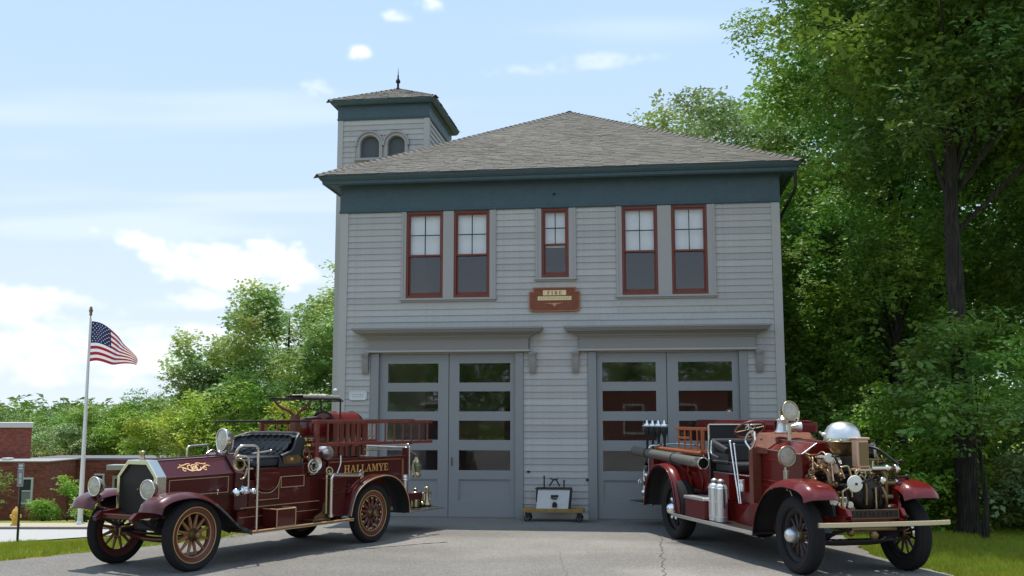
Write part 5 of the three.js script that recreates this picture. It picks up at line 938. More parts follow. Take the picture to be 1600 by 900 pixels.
  mesh('overhead_rack', [box(.16, 1.36, 2.315, 2.34, -.26, -.20, .005), box(.16, 1.36, 2.315, 2.34, .18, .24, .005), box(.12, .18, 2.29, 2.314, -.26, .24), box(1.30, 1.36, 2.29, 2.314, -.26, .24), rod([.15, 1.9, -.23], [.15, 2.29, -.23], .014), rod([.15, 1.9, .2], [.15, 2.29, .2], .014)], M.castDark, T);
  mesh('ladder_post', [[.36, .62], [.12, .62], [-1.27, .62], [.36, -.55], [-1.27, -.55]].map(([x, z]) => pipe([[x, 1.37, z - .04], [x, 1.575, z - .04], [x, 1.575, z + .02]], .014, .02, 12)), M.iron, T);
  mesh('ladder_post', box(1.14, 1.22, 1.36, 1.99, .585, .635, .008), M.rail, T);
  mesh('ladder_post', box(1.14, 1.22, 1.36, 1.99, -.60, -.55, .008), M.rail, T);
  mesh('booster_hose', Array.from({ length: 7 }, (_, k) => ring(.19, .024, [-.36 + k * .07, 1.80, -.1], [1, 0, 0], 30, 8)), M.rung, T);
  const reel = group('hose_drum', T);
  mesh('drum', rod([-.52, 1.855, -.12], [.22, 1.855, -.12], .272, .272, 40), M.red, reel);
  mesh('drum_end', [ring(.272, .018, [-.53, 1.855, -.12], [1, 0, 0], 40), ring(.272, .018, [.23, 1.855, -.12], [1, 0, 0], 40)], M.iron, reel);
  mesh('drum_band', ring(.274, .01, [-.05, 1.855, -.12], [1, 0, 0], 40), M.redDark, reel);
  mesh('small_drum', [rod([.38, 1.86, -.1], [.66, 1.86, -.1], .19, .17, 24), ball(.17, .68, 1.86, -.1, .4, 1, 1)], M.red, reel);
  mesh('drum_cradle', [box(-.55, .32, 1.38, 1.55, .14, .18), box(-.55, .32, 1.38, 1.55, -.42, -.38), ...[0, 1, 2, 3, 4, 5].map((k) => box(-.5 + k * .15, -.40 + k * .15, 1.39, 1.96, .22, .25, .006))], M.rung, reel);
  mesh('tool_rack', [rod([-1.25, 1.46, .0], [.85, 1.46, .3], .014), rod([-1.25, 1.70, -.2], [.6, 1.72, -.2], .016), rod([-1.25, 1.5, .5], [-.1, 1.5, .52], .008)], M.nickel, T);
  // rear platform and hand rails
  mesh('rear_step', [box(-2.30, -1.16, .375, .410, -.62, .62, .006), box(-2.0, -1.86, .415, .56, -.34, .34)], M.castDark, T);
  mesh('step_edge', [rod([-2.305, .395, -.62], [-2.305, .395, .62], .014), rod([-2.30, .395, .625], [-1.16, .395, .625], .014)], M.nickel, T);
  mesh('rear_rail', [pipe([[-1.26, .95, .60], [-1.26, 1.56, .60], [-1.26, 1.58, .2]], .018, .05, 24), pipe([[-1.34, .95, .50], [-1.34, 1.50, .50], [-1.34, 1.52, -.5], [-1.34, .95, -.5]], .018, .06, 40), pipe([[-1.40, 1.20, .58], [-1.46, .98, .58], [-1.56, .95, .58]], .016, .06, 16)], M.nickel, T);
  mesh('tail_post', [box(-1.24, -1.18, .7, 1.5, .50, .60, .008), box(-1.24, -1.18, .7, 1.5, -.60, -.50, .008)], M.maroonDark, T);
  // what it carries
  ladderThing('ladder', 'long dark red wooden ladder on its edge along the near side of the left engine', -1.92, 1.30, 1.575, 1.985, .615, 13, M.rail, M.rung, place);
  ladderThing('ladder', 'second red wooden ladder behind the near one, far side of the left engine', -1.8, 1.2, 1.58, 1.97, -.57, 12, M.rail, M.orange, place);
  { const p = place('pike_pole', 'long thin dark pole reaching forward over the seat of the left engine', 'pole'); mesh('shaft', rod([-1.6, 1.985, .44], [3.04, 1.965, .40], .018, .016), M.castDark, p); mesh('hook', [rod([3.04, 1.965, .40], [3.16, 1.964, .40], .012, .003), pipe([[3.06, 1.965, .40], [3.10, 1.92, .40], [3.05, 1.90, .40]], .006, .02, 10)], M.iron, p); }
  { const p = place('play_pipe', 'tall tapered silver hose nozzle standing behind the left engine\u2019s rear wheel', 'nozzle'); mesh('tube', lathe([[.0, 0], [.032, 0], [.034, .03], [.04, .1], [.055, .5], [.062, .55], [.062, .60], [.05, .61], [.05, .63]], [-1.13, .41, .60]), M.aluminium, p); mesh('coupling', ring(.064, .012, [-1.13, .95, .60], [0, 1, 0]), M.chrome, p); }
  { const p = place('lantern', 'greenish brass lantern hanging behind the left engine\u2019s hose box', 'lantern'); mesh('tank', lathe([[0, 0], [.075, 0], [.08, .05], [.06, .08], [.055, .09]], [-1.62, .97, .50]), M.brass, p); mesh('globe', lathe([[.055, .09], [.085, .14], [.085, .22], [.06, .26]], [-1.62, .97, .50]), phy({ color: C(.10, .12, .04), roughness: .2, clearcoat: 1 }), p); mesh('hood', lathe([[.07, .26], [.055, .30], [.03, .33], [.035, .35], [0, .36]], [-1.62, .97, .50]), M.brass, p); mesh('bail', pipe([[-1.62, 1.2, .59], [-1.62, 1.38, .56], [-1.62, 1.38, .44], [-1.62, 1.2, .41]], .006, .05, 16), M.iron, p); mesh('hanger', rod([-1.62, 1.36, .50], [-1.34, 1.48, .50], .012), M.nickel, p); }
  canister(place, 'extinguisher', 'short brass canister on the left engine\u2019s rear step', -1.86, .411, .30, .075, .30, M.brass);
  { const p = place('brass_nozzle', 'brass nozzle with open handles at the end of the left engine\u2019s rear step', 'nozzle'); mesh('barrel', lathe([[0, 0], [.09, 0], [.085, .04], [.05, .1], [.04, .22], [.032, .30], [.045, .31], [.045, .35], [0, .36]], [-2.16, .411, .34]), M.brass, p); for (const s of [1, -1]) mesh('handle', pipe([[-2.16 + s * .05, .50, .34], [-2.16 + s * .13, .52, .34], [-2.16 + s * .13, .66, .34], [-2.16 + s * .04, .66, .34]], .013, .04, 20), M.brass, p); mesh('valve', ball(.05, -2.02, .46, .34), M.brass, p); }
  { const p = place('folded_canvas', 'grey folded canvas lying on the overhead rack of the left engine', 'canvas'); mesh('cloth', smoothSheet(30, 10, (u, v, s) => [lerp(.16, 1.06, u), 2.342 + (s ? .045 + .05 * Math.abs(fbm(u * 7, v * 4, 2, 3)) * 2 * Math.sin(Math.PI * u) : 0), lerp(-.2, .2, v)]), M.canvasHose, p); }
  settle(); MIRROR = false;
}

// ================================================================ right: the red pumper with its engine and pump in the open
{
  const [T, place] = vehicle('pumper_engine', 'bright red antique pumper engine with silver dome and pale bumper, parked on the right', [3.578, -17.839], -(90 - 13.5) * Math.PI / 180, false);
  const FX = 4.05, HT = .775;
  const fr = { out: 1, rim: .345, felloe: .06, rimMat: M.grease, line: M.castDark, spokes: 12, sr: .017, spokeMat: std({ color: C(.045, .018, .013), roughness: .4 }), hub: 1.0, hubMat: M.bronze, boltMat: M.bronze };
  const rr = { ...fr, spokeMat: M.grease, disc: .25, hub: 1.2, hubMat: M.castDark, boltMat: M.chrome };
  for (const s of [1, -1]) {
    const w = wheelSet(T, FX, s * HT, .495, .215, { ...fr, out: s });
    mesh('hub_cap', lathe([[.10, .06], [.102, .10], [.092, .15], [.07, .185], [.035, .205], [0, .21]], [0, 0, 0], [0, 0, s]), M.aluminium, w);
    const r = wheelSet(T, 0, s * HT, .505, .26, { ...rr, out: s });
    mesh('hub_cap', [lathe([[.11, .04], [.12, .09], [.09, .16], [.07, .20], [.03, .22], [0, .22]], [0, 0, 0], [0, 0, s]), ...[0, 1, 2, 3, 4, 5].map((k) => ball(.035, Math.cos(k * 1.047) * .17, Math.sin(k * 1.047) * .17, s * .08))], M.chrome, r);
  }
  // chassis
  for (const s of [1, -1]) {
    mesh('frame_rail', extr(poly([[-2.0, .58], [3.4, .58], [4.2, .60], [4.6, .68], [4.66, .72], [4.5, .76], [4.2, .72], [3.4, .72], [-2.0, .72]]), s * .38 - .04, s * .38 + .04, .006), M.redDark, T);
    mesh('leaf_spring', [0, 1, 2, 3, 4].map((k) => taper([[FX + .62 - k * .1, .62 - k * .018, s * .40], [FX, .50 - k * .018, s * .40], [FX - .62 + k * .1, .62 - k * .018, s * .40]], .016, .016, 14, 6)), M.grease, T);
    mesh('leaf_spring', [0, 1, 2, 3, 4].map((k) => taper([[.7 - k * .1, .66 - k * .02, s * .48], [0, .54 - k * .02, s * .48], [-.7 + k * .1, .66 - k * .02, s * .48]], .018, .018, 14, 6)), M.grease, T);
  }
  mesh('front_axle', [taper([[FX, .48, -.68], [FX, .40, -.42], [FX, .385, 0], [FX, .40, .42], [FX, .48, .68]], .045, .045, 20, 8), rod([FX + .16, .42, -.62], [FX + .16, .42, .62], .018)], M.grease, T);
  mesh('rear_axle', [rod([0, .5, -.7], [0, .5, .7], .06), ball(.20, 0, .5, 0, 1, 1, .8)], M.grease, T);
  mesh('drive_shaft', rod([.1, .5, 0], [2.8, .56, 0], .04), M.grease, T);
  // front bumper bar on its irons
  mesh('bumper', smoothSheet(24, 6, (u, v, s) => { const z = lerp(.88, -.99, u), e = Math.abs(2 * u - 1); return [4.77 - .05 * e ** 4 + (s ? .018 : -.018) * (1), lerp(.655, .712, v), z]; }), M.bumper, T);
  mesh('bumper_iron', [box(4.55, 4.745, .655, .70, -.42, -.36), box(4.55, 4.745, .655, .70, .36, .42)], M.iron, T);
  mesh('name_plate', [box(4.56, 4.60, .735, .855, -.34, .36, .008)], M.castDark, T);
  mesh('plate_relief', [...Array.from({ length: 11 }, (_, i) => i).flatMap((i) => i === 5 ? [ball(.018, 4.60, .795, .01)] : [box(4.60, 4.607, .765, .825, .31 - i * .062, .325 - i * .062), ...(i % 2 ? [box(4.60, 4.607, .808, .825, .285 - i * .062, .308 - i * .062)] : [box(4.60, 4.607, .788, .80, .28 - i * .062, .308 - i * .062)]), ...(i % 3 ? [box(4.60, 4.607, .765, .825, .272 - i * .062, .282 - i * .062)] : [])])], M.castDark, T);
  mesh('plate_border', frameLine(0, 0, 0, 0, 0).slice(0, 0).concat(stripe([[4.602, .742, .35], [4.602, .742, -.33], [4.602, .848, -.33], [4.602, .848, .35], [4.602, .742, .35]], .006)), M.bronze, T);
  mesh('front_valance', [extr(poly([[4.1, .73], [4.55, .73], [4.66, .78], [4.60, .86], [4.4, .90], [4.1, .88]]), .36, .42, .01), extr(poly([[4.1, .73], [4.55, .73], [4.66, .78], [4.60, .86], [4.4, .90], [4.1, .88]]), -.42, -.36, .01), box(4.2, 4.55, .70, .73, -.355, .355)], M.red, T);
  mesh('tow_fitting', [lathe([[.02, 0], [.05, .02], [.06, .06], [.04, .10], [0, .11]], [4.62, .54, .08], [1, 0, 0]), rod([4.5, .60, -.35], [4.5, .60, .35], .03), ball(.05, 4.5, .56, .3)], M.bronze, T);
  // mudguards
  const ff = [[4.60, .97], [4.56, 1.06], [4.44, 1.125], [4.2, 1.165], [3.92, 1.17], [3.66, 1.12], [3.44, 1.02], [3.26, .86], [3.14, .70], [3.07, .52], [3.05, .42]];
  const rf = [[.30, .45], [.26, .72], [.16, .96], [-.04, 1.14], [-.30, 1.215], [-.56, 1.21], [-.82, 1.10], [-1.02, .90], [-1.12, .70], [-1.16, .48]];
  for (const s of [1, -1]) {
    const [a, b] = s > 0 ? [.58, .98] : [-.98, -.58];
    mesh('front_mudguard', ribbon(ff, a - (s > 0 ? .12 : 0), b + (s > 0 ? 0 : .12), .012, .045, .05), M.red, T);
    mesh('mudguard_lining', ribbon(ff, a - (s > 0 ? .12 : 0) + .004, b + (s > 0 ? 0 : .12) - .004, .004, .045, .05, .0125), M.grease, T);
    mesh('mudguard_lining', ribbon(rf, s > 0 ? .584 : -.956, s > 0 ? .956 : -.584, .004, .02, .03, .0125), M.grease, T);
    mesh('mudguard_apron', extr(poly([[4.44, .76], [4.38, 1.07], [4.0, 1.12], [3.70, 1.08], [3.44, .97], [3.26, .82], [3.16, .62], [3.16, .50], [3.45, .56], [4.0, .72]]), s > 0 ? .46 : -.50, s > 0 ? .50 : -.46), s > 0 ? M.black : M.redDark, T);
    mesh('rear_mudguard', ribbon(rf, s > 0 ? .58 : -.96, s > 0 ? .96 : -.58, .012, .02, .03), M.red, T);
    mesh('mudguard_bead', pipe(rf.map(([x, y]) => [x, y, s * .962]), .014, .1, 60, 6), M.red, T);
    mesh('running_board', [box(.20, 3.12, .405, .44, s > 0 ? .52 : -.98, s > 0 ? .98 : -.52, .006)], M.castDark, T);
    mesh('board_edge', [box(.20, 3.12, .40, .452, s > 0 ? .981 : -1.0, s > 0 ? 1.0 : -.981, .004)], M.aluminium, T);
    mesh('step_riser', [box(.30, 3.10, .445, .70, s > 0 ? .54 : -.58, s > 0 ? .58 : -.54)], M.red, T);
    mesh('riser_apron', [extr(poly([[1.86, .446], [3.05, .446], [3.05, .78], [2.40, .78], [2.10, .60]]), s > 0 ? .581 : -.63, s > 0 ? .63 : -.581, .01)], M.red, T);
  }
  // engine bonnet
  const hr = (x, w, y0, ye, yt, wt) => [[x, y0, -w], [x, ye, -w], [x, yt, -wt], [x, yt + .012, 0], [x, yt, wt], [x, ye, w], [x, y0, w]];
  mesh('bonnet', loft([hr(2.44, .46, 1.10, 1.56, 1.70, .24), hr(3.56, .43, 1.10, 1.52, 1.665, .20)], true, true), M.red, T);
  mesh('bonnet_edge', [...stripe(hr(3.565, .432, 1.10, 1.522, 1.668, .20).slice(4, 6), .012), rod([2.46, 1.562, .462], [3.56, 1.522, .432], .010), rod([2.46, 1.704, .24], [3.56, 1.668, .20], .008), rod([2.46, 1.704, -.24], [3.56, 1.668, -.20], .008)], M.chrome, T);
  mesh('lower_body', [box(2.44, 3.52, .702, 1.098, .36, .47, .01), box(2.44, 3.52, .702, 1.098, -.47, -.36, .01)], M.red, T);
  mesh('body_moulding', [rod([2.46, 1.12, .475], [3.52, 1.09, .455], .016), rod([2.46, 1.04, .475], [3.50, 1.02, .475], .014), rod([2.46, 1.42, .468], [3.30, 1.40, .44], .009), rod([2.46, .78, .476], [3.2, .77, .476], .012)], M.redDark, T);
  mesh('scuttle', [box(2.30, 2.44, .70, 1.60, .46, .60, .02), box(2.30, 2.44, .70, 1.60, -.60, -.46, .02), box(2.32, 2.42, 1.0, 1.72, -.459, .459, .01)], M.mahogany, T);
  mesh('dashboard', [loft([hr(2.30, .58, 1.50, 1.62, 1.80, .42), hr(2.44, .54, 1.50, 1.60, 1.755, .36), hr(2.62, .46, 1.50, 1.57, 1.705, .24)], true, true)], M.panelWood, T);
  mesh('scuttle_post', [box(2.34, 2.46, .70, 1.56, .601, .625, .006)], M.mahogany, T);
  mesh('floor', box(.9, 2.44, .70, .74, -.57, .57), M.redDark, T);
  mesh('foot_board', [box(1.95, 2.3, .741, .90, -.5, .57, .02)], M.redDark, T);
  // seat
  const st = group('seat', T);
  mesh('cushion', [box(.98, 1.58, 1.16, 1.32, -.55, .55, .06)], M.leather, st);
  mesh('seat_base', box(.95, 1.50, .742, 1.158, -.56, .56, .01), M.redDark, st);
  mesh('back_rest', [box(.84, .98, 1.30, 1.62, -.56, .56, .05), rod([.91, 1.63, -.56], [.91, 1.63, .56], .06, .06, 16), rod([.95, 1.63, .56], [1.50, 1.50, .56], .05, .05, 14), rod([.95, 1.63, -.56], [1.50, 1.50, -.56], .05, .05, 14), box(.92, 1.5, 1.30, 1.47, .53, .57, .02)], M.leather, st);
  mesh('seat_rail', [pipe([[1.0, 1.66, .60], [1.0, 1.45, .62], [1.30, 1.40, .62]], .014, .05, 20), rod([1.0, 1.16, .575], [2.30, 1.16, .575], .012), rod([1.0, 1.34, .575], [1.56, 1.34, .575], .012), pipe([[.92, 1.62, .61], [.88, 1.5, .62], [.92, 1.36, .61]], .012, .05, 16)], M.chrome, T);
  // steering, levers, horn bracket, siren and searchlight on the dashboard
  const sw = group('steering_wheel', T);
  mesh('wheel_rim', ring(.235, .017, [1.72, 1.84, .28], [-.55, .83, .0], 40, 10), phy({ color: C(.20, .03, .018), roughness: .35, clearcoat: .5 }), sw);
  mesh('spoke', [0, 1, 2, 3].map((k) => { const a = k * 1.571 + .4, d = V(-.55, .83, 0).normalize(), u = V(.83, .55, 0).normalize().multiplyScalar(Math.cos(a) * .23), w = V(0, 0, 1).multiplyScalar(Math.sin(a) * .23); return rod([1.72, 1.84, .28], [1.72 + u.x + w.x, 1.84 + u.y, .28 + w.z], .010); }), M.bronze, sw);
  mesh('column', rod([1.72, 1.84, .28], [2.40, 1.10, .28], .024), M.bronze, sw);
  mesh('quadrant', [ring(.075, .012, [1.74, 1.87, .28], [-.55, .83, 0]), ball(.03, 1.72, 1.86, .28)], M.aluminium, sw);
  mesh('lever', [rod([1.80, 1.66, .66], [2.02, .74, .64], .013), rod([1.94, 1.62, .66], [2.08, .74, .64], .012), ball(.022, 1.80, 1.66, .66), ball(.02, 1.94, 1.62, .66), box(1.98, 2.14, .92, 1.10, .60, .63, .006)], M.chrome, T);
  mesh('horn_bracket', [pipe([[2.38, 1.56, .61], [2.22, 1.68, .62], [2.34, 1.80, .62], [2.50, 1.84, .60]], .016, .06, 30), pipe([[2.40, 1.56, .61], [2.52, 1.66, .60], [2.50, 1.82, .60]], .016, .05, 24), ball(.022, 2.38, 1.56, .61)], M.chrome, T);
  mesh('siren', [lathe([[.0, 0], [.13, 0], [.125, .03], [.095, .06], [.085, .12], [.08, .18], [.095, .19], [.095, .21], [.05, .22], [.03, .26], [0, .27]], [2.62, 1.79, .20]), lathe([[.03, 0], [.05, .05], [.075, .10], [.08, .16]], [2.58, 1.88, .06], [.2, 0, -1])], M.aluminium, T);
  headlamp('searchlight', T, 2.86, 2.12, .20, .145, [.96, .12, -.22], M.brass, .8);
  mesh('searchlight_fork', [pipe([[2.82, 2.12, .36], [2.82, 1.96, .34], [2.82, 1.93, .20], [2.82, 1.96, .06], [2.82, 2.12, .04]], .015, .05, 30), rod([2.80, 1.70, .20], [2.82, 1.94, .20], .028)], M.nickel, T);
  headlamp('headlamp', T, 3.50, 1.49, .62, .142, [.97, -.02, -.12], M.brass, .8); headlamp('headlamp', T, 3.62, 1.56, -.66, .125, [.7, .0, -.72], M.iron, .9);
  mesh('lamp_bracket', [pipe([[3.44, 1.36, .62], [3.44, 1.12, .60], [3.40, .95, .50]], .022, .06, 24, 10), box(3.38, 3.48, 1.02, 1.30, .585, .63, .01), pipe([[3.56, 1.44, -.66], [3.56, 1.2, -.62], [3.5, 1.0, -.5]], .02, .06, 20)], M.nickel, T);
  // ---- the open engine and front pump: castings, manifolds, dome and gauges
  const en = group('engine', T);
  mesh('block', [box(3.56, 4.12, .74, 1.28, -.26, .24, .03), box(3.62, 4.05, 1.28, 1.52, -.20, .16, .04), rod([3.70, 1.52, -.02], [3.70, 1.60, -.02], .09), box(4.12, 4.34, .80, 1.16, -.30, .26, .04)], M.castDark, en);
  mesh('cylinder', [0, 1, 2].map((k) => lathe([[.0, 0], [.085, 0], [.085, .05], [.07, .06], [.07, .20], [.05, .24], [0, .25]], [3.66 + k * .17, 1.26, .18])), M.copper, en);
  mesh('pump_casing', [lathe([[0, 0], [.20, 0], [.22, .03], [.22, .16], [.15, .22], [0, .23]], [4.20, 1.02, -.02], [1, 0, 0]), lathe([[.23, .02], [.25, .05], [.25, .11], [.23, .14]], [4.20, 1.02, -.02], [1, 0, 0])], M.castDark, en);
  mesh('intake_manifold', [pipe([[3.60, 1.36, .32], [3.90, 1.36, .34], [4.10, 1.30, .34], [4.14, 1.12, .34], [4.14, .92, .34]], .04, .08, 40, 12), pipe([[3.62, 1.22, .40], [3.86, 1.22, .42], [3.95, 1.12, .42], [3.95, .90, .42]], .032, .07, 30, 10), pipe([[4.14, 1.30, -.34], [4.22, 1.30, -.40], [4.22, 1.0, -.42]], .045, .07, 30, 10)], M.bronze, en);
  mesh('delivery_elbow', [[.30, 1.02, .52], [-.42, 1.16, -.52], [-.40, 1.34, -.50], [-.36, .98, -.50]].map(([z, y, ze], i) => pipe([[4.16, y, z * .6], [4.22, y, z], [4.24 + (i % 2) * .05, y, ze]], .04, .05, 20, 10)), M.bronze, en);
  mesh('hose_cap', [[.54, 1.02, 4.29], [-.54, 1.16, 4.24], [-.52, 1.34, 4.29], [-.52, .98, 4.24]].map(([z, y, x]) => lathe([[0, 0], [.062, 0], [.066, .02], [.062, .06], [.03, .07], [.025, .1], [0, .105]], [x, y, z - Math.sign(z) * .03], [0, 0, Math.sign(z)], 18)), M.nickel, en);
  mesh('valve_wheel', [[.40, 1.40, 4.05, .05], [.48, 1.30, 3.90, .045], [-.46, 1.46, 4.1, .055], [-.56, 1.26, 4.05, .05], [.30, .92, 4.38, .05]].flatMap(([z, y, x, r]) => [ring(r, .010, [x, y, z], [.5, .2, Math.sign(z)], 20, 6), rod([x, y, z], [x - .02, y, z * .6], .012), rod([x, y - r, z], [x, y + r, z], .007)]), M.bronze, en);
  mesh('air_dome', lathe([[.232, -.01], [.246, .0], [.243, .05], [.226, .12], [.19, .185], [.13, .228], [.06, .248], [0, .254]], [3.94, 1.715, .03], [0, 1, 0], 48), M.aluminium, en);
  mesh('dome_neck', [lathe([[.10, -.20], [.13, -.18], [.17, -.12], [.21, -.06], [.235, -.03], [.252, -.02], [.252, -.005], [.22, -.004]], [3.94, 1.715, .03], [0, 1, 0], 40), ...[0, 1, 2, 3, 4, 5, 6, 7, 8, 9].map((k) => ball(.018, 3.94 + Math.cos(k * .628) * .24, 1.712, .03 + Math.sin(k * .628) * .24))], M.brass, en);
  mesh('dome_lug', [ball(.032, 3.84, 1.79, .25), rod([3.84, 1.77, .23], [3.80, 1.83, .29], .014)], M.aluminium, en);
  mesh('water_column', [box(4.26, 4.42, 1.36, 1.745, -.07, .105, .035), box(4.245, 4.435, 1.325, 1.36, -.085, .12, .01), box(4.25, 4.43, 1.73, 1.765, -.08, .115, .014)], M.copper, en);
  mesh('column_band', [box(4.425, 4.431, 1.40, 1.70, -.045, .08)], M.bronze, en);
  mesh('gauge', [lathe([[0, 0], [.062, 0], [.066, .02], [.06, .035], [.0, .035]], [4.16, 1.49, .385], [1, .05, .1])], M.nickel, en);
  mesh('gauge_face', [lathe([[0, .037], [.054, .037], [.054, .0365]], [4.16, 1.49, .385], [1, .05, .1])], M.dial, en);
  mesh('gauge_stem', [pipe([[4.15, 1.49, .385], [4.10, 1.45, .385], [4.06, 1.30, .36]], .013, .03, 16)], M.brass, en);
  mesh('hand_wheel', [lathe([[0, 0], [.10, 0], [.108, .012], [.10, .026], [.05, .03], [.025, .045], [0, .045]], [4.50, 1.175, .22], [1, .02, .08])], M.dial, en);
  mesh('hand_wheel_hub', [rod([4.34, 1.175, .20], [4.50, 1.175, .22], .03), ball(.018, 4.55, 1.175, .222), rod([4.52, 1.18, .14], [4.50, 1.24, -.02], .02)], M.castDark, en);
  mesh('brass_frame', [pipe([[4.44, .76, .36], [4.44, 1.08, .36], [4.44, 1.12, .26]], .014, .03, 16), pipe([[4.44, .76, -.12], [4.44, 1.12, -.12]], .014, .03, 8), pipe([[4.40, 1.24, .30], [4.40, 1.38, .36], [4.40, 1.40, .24], [4.40, 1.26, .20], [4.40, 1.0, .20]], .014, .03, 30), pipe([[4.40, 1.24, .16], [4.40, 1.38, .06], [4.40, 1.40, -.06], [4.40, 1.30, -.08]], .014, .03, 24)], M.brass, en);
  mesh('scroll_plate', [ring(.04, .012, [4.40, 1.30, .10], [1, 0, 0]), ring(.032, .010, [4.40, 1.28, .02], [1, 0, 0]), ball(.022, 4.41, 1.31, .06), box(4.30, 4.345, .80, .90, -.2, .18, .01)], M.brass, en);
  mesh('magneto', [rod([4.30, .90, .36], [4.42, .90, .36], .055), rod([4.30, .90, .24], [4.42, .90, .24], .045)], M.nickel, en);
  mesh('round_badge', [lathe([[0, 0], [.055, 0], [.055, .012], [0, .014]], [4.40, .95, .47], [1, 0, .1])], M.dial, en);
  mesh('plate', [box(4.40, 4.415, .91, 1.00, .285, .405, .006)], M.dial, en);
  mesh('plate_mark', Array.from({ length: 6 }, (_, k) => box(4.415, 4.418, .93, .985, .30 + k * .016, .308 + k * .016)), M.iron, en);
  mesh('copper_line', [pipe([[3.70, 1.50, .30], [3.95, 1.58, .34], [4.2, 1.45, .36], [4.30, 1.20, .40]], .009, .08, 30, 6), pipe([[3.64, 1.44, .36], [3.80, 1.50, .40], [3.86, 1.30, .44], [3.82, 1.0, .46]], .009, .05, 30, 6), pipe([[4.3, 1.55, -.20], [4.2, 1.50, -.34], [4.0, 1.20, -.40]], .010, .08, 24, 6)], M.copper, en);
  mesh('side_rail_fitting', [pipe([[3.62, 1.62, -.30], [4.0, 1.62, -.44], [4.3, 1.40, -.58]], .02, .1, 24), rod([4.2, 1.22, -.3], [4.28, 1.24, -.68], .018), rod([4.1, 1.42, -.36], [4.2, 1.44, -.66], .016), ball(.035, 4.28, 1.24, -.70), ball(.03, 4.2, 1.44, -.68)], M.castDark, en);
  { // nuts, unions, petcocks and small pipes all over the open machinery
    const Q = rng(88), nk = [], br = [], dk = [];
    for (let k = 0; k < 46; k++) {
      const side = Q() < .62 ? 1 : -1, x = lerp(3.58, 4.36, Q()), y = lerp(.86, 1.56, Q()), z = side * lerp(.24, .44, Q()), L = Q() < .33 ? nk : Q() < .6 ? br : dk, t = Q();
      if (t < .35) L.push(rod([x, y, z * .8], [x, y, z], .022 + Q() * .014, .022, 6), rod([x, y, z], [x, y, z + side * .03], .014, .014, 6));
      else if (t < .6) L.push(pipe([[x, y, z * .75], [x, y, z], [x + (Q() - .5) * .3, y + (Q() - .5) * .12, z], [x + (Q() - .5) * .3, y - .16, z * .85]], .010 + Q() * .008, .03, 14, 7));
      else if (t < .8) L.push(ball(.03 + Q() * .018, x, y, z), rod([x, y - .06, z], [x, y + .06, z], .015, .015, 8));
      else L.push(lathe([[0, 0], [.04, 0], [.046, .012], [.04, .03], [.018, .035], [0, .036]], [x, y, z], [.6, .1, side], 16));
    }
    for (let k = 0; k < 14; k++) { const a = k / 14 * 6.283; br.push(rod([4.30, 1.02 + Math.cos(a) * .235, -.02 + Math.sin(a) * .235], [4.33, 1.02 + Math.cos(a) * .235, -.02 + Math.sin(a) * .235], .014, .014, 6)); }
    for (let k = 0; k < 8; k++) { const a = k / 8 * 6.283; dk.push(rod([4.42, 1.02 + Math.cos(a) * .11, -.02 + Math.sin(a) * .11], [4.45, 1.02 + Math.cos(a) * .11, -.02 + Math.sin(a) * .11], .012, .012, 6)); }
    br.push(pipe([[4.40, 1.12, -.24], [4.46, 1.0, -.26], [4.42, .84, -.28]], .022, .05, 16), pipe([[4.42, 1.25, .02], [4.47, 1.1, .03], [4.47, .9, .04]], .016, .04, 16));
    nk.push(rod([4.36, 1.36, -.12], [4.36, 1.36, -.34], .03), ball(.045, 4.36, 1.36, -.36), rod([4.38, .86, -.28], [4.38, .86, -.42], .035), lathe([[0, 0], [.05, 0], [.055, .03], [.03, .05], [0, .05]], [4.40, 1.20, -.24], [1, 0, -.4], 16));
    mesh('fittings', nk, M.nickel, en); mesh('fittings', br, M.bronze, en); mesh('fittings', dk, M.castDark, en);
  }
  // ---- hose body behind the seat
  mesh('hose_body', [box(-1.95, .72, .86, 1.30, .50, .565, .01), box(-1.95, .72, .86, 1.30, -.565, -.50, .01), box(.66, .74, .74, 1.86, -.50, .50, .01), box(-1.98, -1.92, .72, 1.30, -.499, .499), box(-1.9, .65, .84, .90, -.499, .499)], M.redDark, T);
  mesh('body_front_panel', [box(.741, .775, .76, 1.90, -.55, .55, .008)], M.black, T);
  mesh('panel_frame', [rod([.78, 1.91, -.55], [.78, 1.91, .55], .018), rod([.78, .80, .55], [.78, 1.91, .55], .018)], M.nickel, T);
  mesh('bed_rail', [box(-1.9, 1.20, 1.80, 1.96, -.46, -.41, .012), box(-1.9, .74, 1.34, 1.38, -.46, -.41, .01), ...[-1.8, -1.0, -.2, .6].map((x) => box(x, x + .06, 1.30, 1.80, -.46, -.42))], M.red, T);
  mesh('bed_rail_cap', [rod([-1.9, 1.975, -.435], [2.3, 1.965, -.435], .018), rod([.78, 1.80, -.40], [2.3, 1.79, -.40], .014)], M.red, T);
  mesh('far_rail', [box(.74, 2.4, 1.80, 1.955, -.50, -.462, .01)], M.red, T);
  mesh('hose_folds', Array.from({ length: 8 }, (_, i) => box(-1.86, .62, .905 + i * .045, .943 + i * .045, -.48, .48, .016)), M.canvasHose, T);
  mesh('rear_step', [box(-2.75, -1.96, .40, .44, -.66, .66, .006), box(-2.2, -2.06, .44, .62, -.36, .36)], M.castDark, T);
  mesh('step_edge', [rod([-2.755, .42, -.66], [-2.755, .42, .66], .016), rod([-2.75, .42, .665], [-1.96, .42, .665], .016), rod([-1.96, .42, .665], [-1.2, .46, .78], .014)], M.chrome, T);
